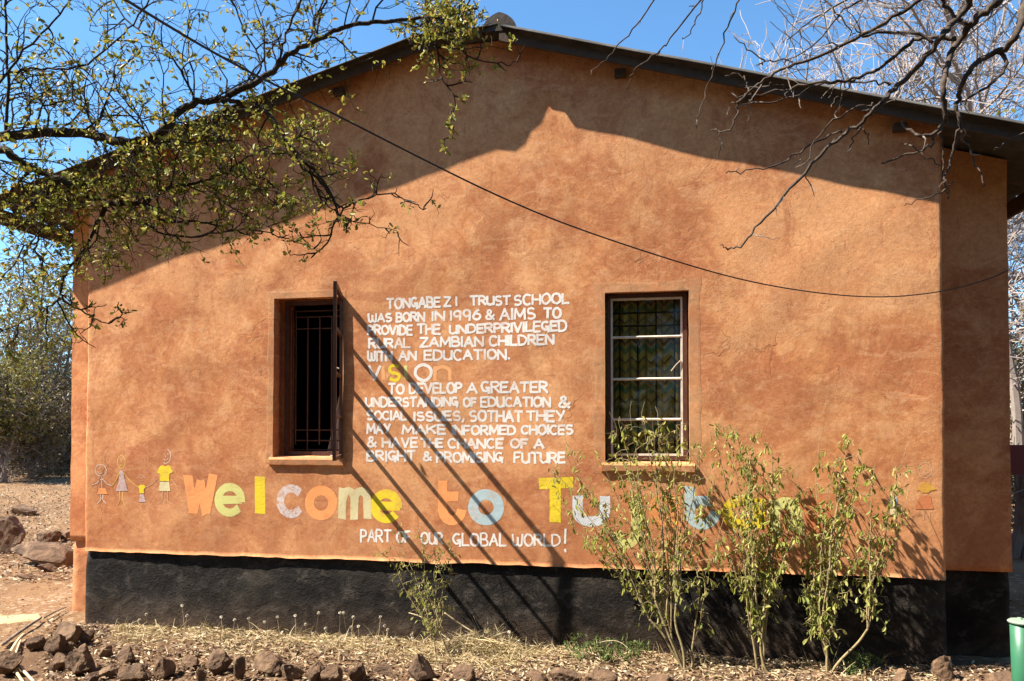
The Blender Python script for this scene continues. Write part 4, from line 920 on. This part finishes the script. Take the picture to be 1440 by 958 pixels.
# ------------------------------------------------------------------ rocks edging the bed
def rock_mesh(seed, sx_, sy_, sz_, lvl=4):
    rg_ = random.Random(seed); b = bmesh.new(); bmesh.ops.create_icosphere(b, subdivisions=lvl, radius=1.0)
    planes = [(rv(rg_).normalized(), rg_.uniform(.38, .80)) for _ in range(11)]; off = Vector((seed*3.7, seed*1.3, 0))
    for v in b.verts:
        p = v.co.copy(); p *= 1+.42*noise.noise(p*1.0+off)
        for n_, d in planes:
            k = p.dot(n_)-d
            if k > 0: p -= n_*k*.92
        p += p.normalized()*(.075*noise.noise(p*3.4+off)+.035*noise.noise(p*9+off)); v.co = Vector((p.x*sx_, p.y*sy_, p.z*sz_))
    me = bpy.data.meshes.new('rock'); b.to_mesh(me); b.free(); me.materials.append(M['rock']); return me
def rock(px, py, w_, h_, label, seed, group, tilt=0.0, sink=.52):
    g = G(px, py); s_ = ppm(g); rx, rz = w_/s_/2*1.12, h_/s_/2*1.5; me = rock_mesh(seed, rx, min(rx, rz*1.4)*.85+.01, rz)
    o = bpy.data.objects.new('rock', me); COL.objects.link(o); o.location = (g.x, g.y+rx*.4, rz*(1-sink)*.85); o.rotation_euler = (0, tilt, random.Random(seed).uniform(-.4, .4))
    return tag(o, label, 'rock', group)
ORD = ['first', 'second', 'third', 'fourth', 'fifth', 'sixth', 'seventh', 'eighth', 'ninth', 'tenth', 'eleventh', 'twelfth', 'thirteenth', 'fourteenth', 'fifteenth', 'sixteenth', 'seventeenth', 'eighteenth', 'nineteenth', 'twentieth', 'twenty-first', 'twenty-second', 'twenty-third', 'twenty-fourth', 'twenty-fifth', 'twenty-sixth', 'twenty-seventh', 'twenty-eighth', 'twenty-ninth', 'thirtieth', 'thirty-first', 'thirty-second']
RK = [(8,944,36,40,'dark round'),(42,911,30,22,'small dark'),(72,917,36,38,'reddish blocky'),(88,903,62,38,'big flat topped'),(119,897,22,16,'little grey brown'),(120,900,14,12,'tiny pale'),(96,914,16,18,'small rounded'),(78,938,42,22,'low tan'),(112,943,46,40,'large leaning'),(146,922,20,20,'small lumpy'),(172,926,34,24,'rough wedge shaped'),(152,944,28,20,'flat brown'),(126,956,22,16,'half buried'),(186,952,46,26,'broad pale'),(222,944,30,36,'upright jagged'),(262,932,36,18,'low grey'),(303,938,40,34,'angular pinkish'),(280,950,22,26,'small squat'),(334,948,28,36,'cracked upright'),(374,940,56,28,'wide flat capped'),(408,946,38,28,'smooth egg shaped'),(440,952,34,38,'pointed triangular'),(468,954,36,30,'square dark'),(502,957,32,30,'dark squat'),(540,952,40,16,'long low'),(584,958,52,36,'large round tan'),(656,960,36,24,'dark shaded'),(757,962,34,18,'low dark'),(792,966,46,28,'brown mottled'),(842,970,50,36,'large tan domed'),(934,972,44,26,'smooth pinkish'),(1000,972,30,16,'small flat')]
RK.sort(key=lambda r: r[0])
for i, (px, py, w_, h_, d) in enumerate(RK): rock(px, py+(7 if 150 < px < 470 else 3 if px < 480 else -2), w_*.92, h_*.84, f'{d} rock, {ORD[i]} from the left in the row edging the bed', 40+i, 'rocks edging the bed', tilt=random.Random(i).uniform(-.25, .25))
rock(1326, 953, 34, 36, 'mottled rock standing by the right front corner of the black plinth', 90, 'rocks by the right corner'); rock(1410, 965, 46, 20, 'flat pale rock beside the green pole', 91, 'rocks by the right corner'); rock(1270, 962, 34, 18, 'rounded orange rock under the wilted shrub', 92, 'rocks by the right corner')
rock(44, 797, 150, 36, 'big pale sloping boulder just left of the house corner', 101, 'boulders left of the house', tilt=.12); rock(2, 776, 56, 52, 'dark boulder at the left edge behind the pale boulder', 102, 'boulders left of the house')
rock(58, 764, 44, 22, 'half buried tan boulder behind the pale boulder', 103, 'boulders left of the house'); rock(88, 760, 22, 14, 'small stone between the boulders and the house corner', 104, 'boulders left of the house'); rock(62, 802, 26, 10, 'little red stone in front of the pale boulder', 105, 'boulders left of the house'); rock(30, 815, 36, 8, 'flat slab in the orange soil in front of the boulders', 106, 'boulders left of the house')
rock(18, 722, 60, 14, 'low grey boulder far behind in the leaf litter', 107, 'boulders left of the house'); rock(84, 790, 16, 10, 'small grey stone against the house corner', 108, 'boulders left of the house')

rg = random.Random(61); peb = [rock_mesh(400+i, 1, .9, .7, 3) for i in range(5)]
for i in range(46):
    g = G(rg.uniform(40, 1330), rg.uniform(925, 956)); r = rg.uniform(.012, .030); o = bpy.data.objects.new('pebble', peb[i % 5]); COL.objects.link(o)
    o.location = (g.x, g.y, ground_z(g.x, g.y)+r*.25); o.scale = (r, r, r); o.rotation_euler = (rg.uniform(-.4, .4), 0, rg.uniform(0, 6.3)); tag(o, 'small brown stone strewn among the straw and bigger rocks of the bed', 'stone', 'small stones in the bed')
# ------------------------------------------------------------------ straw, litter, stalks, sticks
rg = random.Random(77); m_ = MB()
def blade(p, d, L, w_, bend):
    d = d.normalized(); s_ = d.cross(Vector((rg.gauss(0, 1), rg.gauss(0, 1), rg.gauss(0, 1)))).normalized()*w_/2; pts = []; q = p.copy(); v = []
    for i in range(4):
        k = 1-.75*i/3; v += [q-s_*k, q+s_*k]; d = (d+bend).normalized(); q = q+d*(L/3)
    m_.add(v, [(i*2, i*2+1, i*2+3, i*2+2) for i in range(3)])
for _ in range(13000):
    px = rg.choice((rg.uniform(150, 1325), rg.gauss(680, 70), rg.uniform(160, 760))); y = -abs(rg.gauss(.05, .24))-.015
    x = W(px, 900, y).x; cl_ = nz(x*2.3, y*3, 6)+.5*nz(x*7, y*8, 16)
    if cl_ < rg.uniform(-.9, .25) or not (XL+.05 < x < XR): continue
    z = ground_z(x, y); tall = rg.random() < .08
    d = Vector((rg.gauss(0, .7), rg.gauss(0, .5), rg.uniform(.4, 1.2) if tall else rg.uniform(-.05, .22))); L = rg.uniform(.06, .15) if tall else rg.uniform(.03, .12)
    blade(Vector((x, y, z+rg.uniform(0, .03))), d, L, rg.uniform(.003, .006), Vector((rg.gauss(0, .15), rg.gauss(0, .1), -.22)))
for _ in range(2200):                               # heap of straw at the little shrub
    x = W(rg.gauss(690, 34), 900, -.2).x; y = rg.gauss(-.17, .07); h = max(0, .13-abs(x-W(680, 900, -.2).x)*.35)
    blade(Vector((x, y, ground_z(x, y)+rg.uniform(0, h))), Vector((rg.gauss(0, 1), rg.gauss(0, .5), rg.gauss(0, .35))), rg.uniform(.05, .16), rg.uniform(.003, .006), Vector((rg.gauss(0, .2), 0, -.12)))
tag(m_.build('dry_grass', M['straw']), 'pale dry grass and straw matted along the foot of the black plinth', 'dry grass', kind='stuff')
m_ = MB()
def flake(p, L, flat=.35):
    d = Vector((rg.gauss(0, 1), rg.gauss(0, 1), rg.gauss(0, flat))); u_ = Vector((rg.gauss(0, flat), rg.gauss(0, flat), 1)); leaf_at(m_, p, d, u_, L, L*rg.uniform(.35, .6), rg.uniform(-.3, .5))
for _ in range(15000):
    px = rg.uniform(60, 1440); y = rg.uniform(-1.2, 0.0); x = W(px, 900, y).x
    if nz(x*1.8, y*1.8, 12) < rg.uniform(-.6, .25): continue
    if XL-.1 < x < XR and y > -.03: continue
    flake(Vector((x, y, ground_z(x, y)+rg.uniform(.002, .02))), rg.uniform(.018, .045))
for _ in range(9500):                              # litter field on the left
    px, py = rg.uniform(-60, 110), 668+150*rg.random()**1.5; g = G(px, py)
    if g.x > BL-.1 or nz(g.x*.5, g.y*.5, 2) < rg.uniform(-.7, .3): continue
    g.z = ground_z(g.x, g.y)+rg.uniform(.004, .03); flake(g, rg.uniform(.03, .065))
for _ in range(500):
    px, py = rg.uniform(-20, 110), rg.uniform(800, 958); g = G(px, py)
    if g.x > XL-.05 and g.y > -.05: continue
    g.z = ground_z(g.x, g.y)+.006; flake(g, rg.uniform(.015, .03))
for _ in range(700):
    y = rg.uniform(-.9, 2.5); x = rg.uniform(XR+.05, XR+1.6)
    if y > REC-.05 and x < BR+.05: continue
    flake(Vector((x, y, ground_z(x, y)+.008)), rg.uniform(.02, .05))
for _ in range(5000):                              # bark chips, husks and crumbs among the stones
    px = rg.uniform(60, 1340); y = rg.uniform(-.95, -.03); x = W(px, 900, y).x; L = rg.uniform(.012, .032)
    if nz(x*3, y*3, 44) < rg.uniform(-.6, .4): continue
    c = Vector((x, y, ground_z(x, y)+.004)); v = [c+Vector((rg.gauss(0, L*.5), rg.gauss(0, L*.4), rg.uniform(0, L*.7))) for _ in range(4)]; m_.add(v, [(0, 1, 2), (0, 2, 3), (0, 3, 1), (1, 3, 2)])
tag(m_.build('leaf_litter', M['litter']), 'dry brown and pale fallen leaves scattered over the soil', 'leaf litter', kind='stuff')
heads = [(256,852),(263,866),(330,872),(350,870),(372,875),(390,868),(415,866),(430,878),(448,862),(458,884),(478,862),(483,862),(494,882),(497,868),(504,881),(535,868),(541,880),(545,886),(556,897),(579,893),(580,898),(597,858),(688,896),(716,889),(730,902),(311,868),(206,864),(196,872)]
st0 = None
heads.sort(key=lambda h: h[1])
for i, (px, py) in enumerate(heads):
    y = -.05-(.0 if i == 0 else .12*random.Random(i).random()); tip = W(px, py, y); hgt = tip.z
    if st0 is None:
        st0 = empty('seed_stalk', (tip.x, y, 0), 'thin dry stalk with a round white seed head in front of the black plinth', 'seed stalk', 'dry stalks with white heads'); rr = random.Random(i+5)
        m_ = MB(); m_.tube([(tip.x+.03, y-.01, -.01), (tip.x+.012, y, hgt*.5), (tip.x, y, hgt)], [.0016, .0013, .001], 4); m_.build('stalk', M['straw_pale'], st0)
        m_ = MB()
        for _ in range(46): d = rv(rr).normalized(); leaf_at(m_, Vector((tip.x, y, hgt))+d*.001, d, rv(rr), .0115, .008)
        m_.build('seed_head', M['seed_head'], st0); sh, kids = hgt, list(st0.children); s0 = st0
    else:
        c = s0.copy(); COL.objects.link(c); c.location = (tip.x, y, hgt-sh); c.rotation_euler = (0, 0, i*1.7)
        for k_ in kids: d = k_.copy(); COL.objects.link(d); d.parent = c; d.matrix_parent_inverse = k_.matrix_parent_inverse.copy()
def stick(px_pts, r, mat, label, cat='stick', name='stick', z=.02, group=None):
    pts = []
    for px, py in px_pts: g = G(px, py); g.z = ground_z(g.x, g.y)+z+r; pts.append(g)
    m_ = MB(); q = smooth(pts, 2); n = len(q); m_.tube(q, [r*(1-.35*i/n) for i in range(n)], 7); return tag(m_.build(name, M[mat], smooth=True), label, cat, group)
stick([(4,911),(30,890),(58,872)], .013, 'bark_grey', 'long grey reed lying beside the path, farthest of the reeds on the left'); stick([(14,922),(24,906),(33,896)], .011, 'straw_pale', 'short pale reed propped by the dark round rock')
stick([(19,930),(26,912),(30,900)], .008, 'straw_pale', 'thin cream reed leaning next to the short pale reed'); stick([(15,934),(24,948),(33,962)], .011, 'straw_pale', 'cream cane at the lower left corner, nearer the frame edge'); stick([(20,931),(34,946),(48,962)], .011, 'straw_pale', 'cream cane at the lower left corner, on the rock side')
stick([(62,871),(80,862),(93,856)], .007, 'bark_grey', 'thin twig lying against the foot of the left wall end'); stick([(70,872),(84,864),(92,860)], .006, 'straw_pale', 'pale twig just in front of the left wall end')
def hang(pts3, r, mat, label, name='dry_stem'):
    m_ = MB(); q = smooth([W(*p) for p in pts3], 2); n = len(q); m_.tube(q, [r*(1-.6*i/n) for i in range(n)], 6); tag(m_.build(name, M[mat], smooth=True), label, 'stem')
hang([(625,862,-.2),(650,880,-.18),(680,898,-.18),(705,920,-.22),(740,928,-.25)], .006, 'straw_pale', 'long pale dry stem sloping down over the straw heap right of the spindly shrub')
hang([(575,862,-.22),(590,866,-.24),(605,876,-.26),(612,900,-.3)], .0035, 'straw_pale', 'short arched dry stem left of the spindly shrub')
hang([(842,904,-.16),(855,901,-.15),(868,901,-.15),(880,908,-.16),(888,918,-.18)], .003, 'straw_pale', 'thin bowed grass stem over the green herbs')
hang([(368,908,-.25),(395,906,-.22),(430,908,-.22),(455,903,-.2)], .005, 'straw_pale', 'pale dry stem lying flat on the straw above the egg shaped rock')

# ------------------------------------------------------------------ green pole
pb = W(1437, 958, -.95); pole = empty('green_pole', (pb.x, -.95, 0), 'green painted steel pole with a pale cap at the right edge', 'pole'); m_ = MB(); tz = W(1437, 876, -.95).z
n = 24; m_.tube([(pb.x+.012, -.95, -.05), (pb.x+.006, -.95, tz*.5), (pb.x, -.95, tz)], .050, n); pole_m = m_.build('post', M['green_pole_paint'], pole, smooth=True)
m_ = MB(); m_.tube([(pb.x, -.95, tz), (pb.x, -.95, tz+.006), (pb.x, -.95, tz+.014), (pb.x, -.95, tz+.018)], [.058, .060, .050, .02], n); m_.tube([(pb.x-.006, -.95, tz+.016), (pb.x-.006, -.95, tz+.026)], [.014, .010], 8); m_.build('cap', M['pole_cap'], pole, smooth=False)

# ------------------------------------------------------------------ background trees and bushes
def bg_tree(name, pos, H, cr, leafmat, woodmat, label, seed, nleaf, L, cz=.62, cat='tree', group=None, stems=4, squash=.75, low=.0, twr=.012):
    rg_ = random.Random(seed); root = empty(name, pos, label, cat, group); b = Vector(pos); wd_, lf, = MB(), MB()
    centres = []
    for s_ in range(stems):
        a = 2*math.pi*s_/stems+rg_.uniform(-.4, .4); tipd = Vector((math.cos(a)*cr*rg_.uniform(.3, .8), math.sin(a)*cr*rg_.uniform(.3, .8), H*rg_.uniform(.6, .95)))
        pts = [b+Vector((rg_.gauss(0, .06), rg_.gauss(0, .06), -.1))]
        for i in range(1, 8): t = i/7; pts.append(b+Vector((tipd.x*t**1.4, tipd.y*t**1.4, tipd.z*t))+rv(rg_, .035*H*.25))
        pts = smooth(pts, 1); n = len(pts); wd_.tube(pts, [max(.010, .0125*H*(1-.85*i/(n-1))) for i in range(n)], 6)
        for i in range(1 if cat == 'bush' else 3, n):
            for _ in range(3):
                d = rv(rg_).normalized(); d.z = abs(d.z)*.6-.05; q = walk(rg_, pts[i], d, cr*rg_.uniform(.25, .7), 6, .22); wd_.tube(q, [twr*(1-.12*k) for k in range(7)], 3, cap=False); centres += q[2:]
                for k in range(2, 6):
                    q2 = walk(rg_, q[k], rv(rg_), cr*rg_.uniform(.1, .3), 4, .3); wd_.tube(q2, twr*.5, 3, cap=False); centres += q2[1:]
    dens = {}
    for _ in range(nleaf):
        c = rg_.choice(centres)
        if c.z < b.z+low: continue
        if noise.noise(c*(1.6/cr)+Vector((seed, 0, 0))) < rg_.uniform(-.55, .15): continue
        p = c+rv(rg_, cr*.07); d = rv(rg_); d.z -= .3; leaf_at(lf, p, d, rv(rg_), L*rg_.uniform(.6, 1.3), L*.55)
    wd_.build('trunk', M[woodmat], root); 
    if nleaf: lf.build('foliage', M[leafmat], root)
    return root
def bgp(px, dist, py=660):                         # stand-point at a given distance along a photo column
    d = ray(px, 602); d.z = 0; d.normalize(); p = CAM+d*dist; return (p.x, p.y, ground_z(p.x, p.y)-.03)
bg_tree('thin_tree', bgp(60, 27), 7.2, 2.6, 'leaf_scrub', 'bark_grey', 'airy green tree with slim dark stems left of the house, tallest there', 201, 5700, .12, stems=6, low=2.2)
bg_tree('thin_tree', bgp(8, 30), 7.4, 3.0, 'leaf_scrub', 'bark_grey', 'loose green tree at the left edge beyond the yellow bush', 202, 5700, .13, stems=6, low=2.4)
bg_tree('thin_tree', bgp(92, 29), 5.2, 2.2, 'leaf_dry', 'bark_grey', 'nearly bare brown tree right against the house corner', 205, 2280, .10, low=1.0, stems=7)
bg_tree('bush', bgp(6, 24), 3.9, 1.7, 'leaf_yellow', 'bark_grey', 'yellowing bush at the left edge under the tree canopy', 203, 6080, .11, cat='bush', low=1.2)
bg_tree('bush', bgp(46, 25), 2.9, 1.9, 'leaf_dry', 'bark_grey', 'dry brown bush in front of the airy tree', 204, 7980, .10, cat='bush', low=.05)
bg_tree('bush', bgp(84, 27), 3.0, 1.8, 'leaf_dry', 'bark_pale', 'pale stemmed brown bush under the nearly bare tree', 211, 5700, .10, cat='bush', low=.05, stems=7)
bg_tree('bush', bgp(14, 33), 3.2, 2.6, 'leaf_dry', 'bark_grey', 'wide brown bush behind the yellowing bush', 206, 6840, .13, cat='bush', low=.0)
bg_tree('bush', bgp(70, 40), 3.6, 3.4, 'leaf_scrub', 'bark_grey', 'dark green bush far behind the pale stemmed bush', 207, 6840, .17, cat='bush', low=.2)
bg_tree('bush', bgp(-40, 36), 3.8, 3.4, 'leaf_scrub', 'bark_grey', 'broad green bush in the far left distance', 208, 6840, .17, cat='bush', low=.2)
bg_tree('bush', bgp(45, 58), 4.6, 6.5, 'leaf_dry', 'bark_grey', 'farthest hazy brown thicket bush in the gap left of the house', 209, 8550, .28, cat='bush', low=.0)
bg_tree('bush', bgp(0, 62), 5.0, 7.0, 'leaf_scrub', 'bark_grey', 'farthest green thicket bush at the left edge', 210, 8550, .30, cat='bush', low=.0)
for i, (x, y) in enumerate(((-21.5, 11.0), (-20.0, 7.5), (-25.5, 15.5), (-23.5, 13.0), (-18.2, 5.2))): bg_tree('thin_tree', (x, y, ground_z(x, y)-.03), 5.2, 2.3, 'leaf_scrub', 'bark_grey', 'thin green tree out beyond the left edge of the picture', 231+i, 2600, .17, group='thin trees beyond the left edge', low=1.6)
# pale bare tree behind the right roof slope
def bare_bg(pos, H, label, seed, spread, name='pale_tree'):
    rg_ = random.Random(seed); root = empty(name, pos, label, 'tree'); b = Vector(pos); wd_ = MB(); tw_ = MB()
    def rec(p, d, L, r, lvl):
        n = 6; q = walk(rg_, p, d, L, n, .16, Vector((0, 0, .03))); (wd_ if lvl < 2 else tw_).tube(q, [max(r*(1-.55*i/n), .0055) for i in range(n+1)], 7 if lvl == 0 else 4 if lvl < 3 else 3, cap=False)
        if lvl >= 4: return
        for i in range(2, n+1):
            for _ in range(2 if lvl < 1 else rg_.choice((1, 2, 2))):
                t = (q[i]-q[i-1]).normalized(); sd = rv(rg_); sd = (sd-t*sd.dot(t)).normalized(); rec(q[i], t*rg_.uniform(.5, 1.0)+sd*rg_.uniform(.5, .9), L*rg_.uniform(.42, .68), r*.52, lvl+1)
    rec(b-Vector((0, 0, .2)), Vector((spread, 0, 1)), H*.62, .10, 0)
    wd_.build('trunk', M['bark_pale'], root, smooth=True); tw_.build('twigs', M['bark_pale'], root); print(label, len(tw_.f)); return root
bare_bg(bgp(1245, 15.5), 11.5, 'pale leafless tree rising behind the right roof slope, its twigs dense and whitish', 303, -.03)
bare_bg(bgp(1400, 14.5), 10.6, 'second pale leafless tree behind the roof, at the right edge', 304, .0)
bg_tree('thin_tree', bgp(1440, 10.6), 6.5, 1.25, 'leaf_yellow', 'bark_pale', 'yellow green tree crown showing over the right end of the roof', 305, 12000, .08, low=4.7)
bg_tree('bush', bgp(1452, 11), 3.6, .8, 'leaf_yellow', 'bark_pale', 'pale twiggy bush past the right house corner', 306, 2200, .06, cat='bush', low=.9, stems=6)
bg_tree('bush', bgp(1458, 12.0), 2.7, 1.1, 'leaf_green', 'bark_grey', 'dark green bush past the right house corner', 307, 7500, .08, cat='bush', low=.3)
bg_tree('bush', bgp(1440, 22), 3.6, 2.6, 'leaf_green', 'bark_grey', 'far dark bush seen through the gap right of the house', 308, 3600, .12, cat='bush', low=.0)
# dark red low building glimpsed on the right
p0 = bgp(1450, 9.5); shed = empty('shed', (p0[0]+1.0, p0[1], 0), 'low dark red shed glimpsed past the right house corner', 'shed')
m_ = MB(); z0, z1 = W(1430, 668, p0[1]).z, W(1430, 626, p0[1]).z; x0 = p0[0]-.25
m_.box((x0, p0[1], z0), (x0+2.4, p0[1]+.08, z1)); m_.build('rail_panel', M['red_panel'], shed)
for dx in (.9, 2.3): m_ = MB(); m_.box((x0+dx, p0[1]+.09, -.05), (x0+dx+.09, p0[1]+.18, z1)); m_.build('post', M['weathered_timber'], shed)

# unseen trees added on the camera side to shade the yard and block low sky
for i, (x, y, H, cr) in enumerate(((-8.5, -9.5, 7.5, 3.0), (-4.6, -9.2, 7.0, 2.7), (-1.0, -11.0, 8.5, 3.2), (2.6, -9.6, 7.4, 2.8), (6.2, -9.0, 8.0, 3.0), (9.2, -6.0, 7.5, 2.8), (11, -2.0, 7.5, 2.8), (-13.0, -11, 8.5, 3.4), (3.5, -14.5, 11, 4.0), (-5.5, -15.0, 11, 4.0))):
    bg_tree('added_shade_tree', (x, y, ground_z(x, y)-.03), H, cr, 'leaf_green', 'bark_grey', 'broad leafy tree added out of view to block sky and bounce light', 500+i, 4200, .34, group='unseen trees added to block light', low=.9, twr=.02)

bg_tree('added_shade_tree', (5.6, -2.2, 0), 5.2, 1.9, 'leaf_green', 'bark_grey', 'dense low tree added out of view right of the green pole to block light', 520, 6500, .30, low=.3, twr=.02)  # unseen tree added to keep light off the right wall end
m_ = MB(); rg = random.Random(404)  # unseen leaves added to soak up light bounced off the yard
for _ in range(9000):
    x, y = rg.uniform(-4.2, 4.0), rg.uniform(-4.7, -1.85); h = .30 if y < -2.6 else .10+.2*(-1.85-y)/.75
    if nz(x*.9, y*.9, 30) < rg.uniform(-.9, -.1) or math.hypot(x, y+5.14) < .5: continue
    L = rg.uniform(.07, .14); leaf_at(m_, Vector((x, y, ground_z(x, y)+rg.uniform(.01, h))), Vector((rg.gauss(0, 1), rg.gauss(0, 1), rg.uniform(-.2, .8))), rv(rg), L, L*.6)
tag(m_.build('added_bounce_cover', M['leaf_green']), 'low dark green leaves added out of view to soak up bounce light', 'ground cover', kind='stuff')
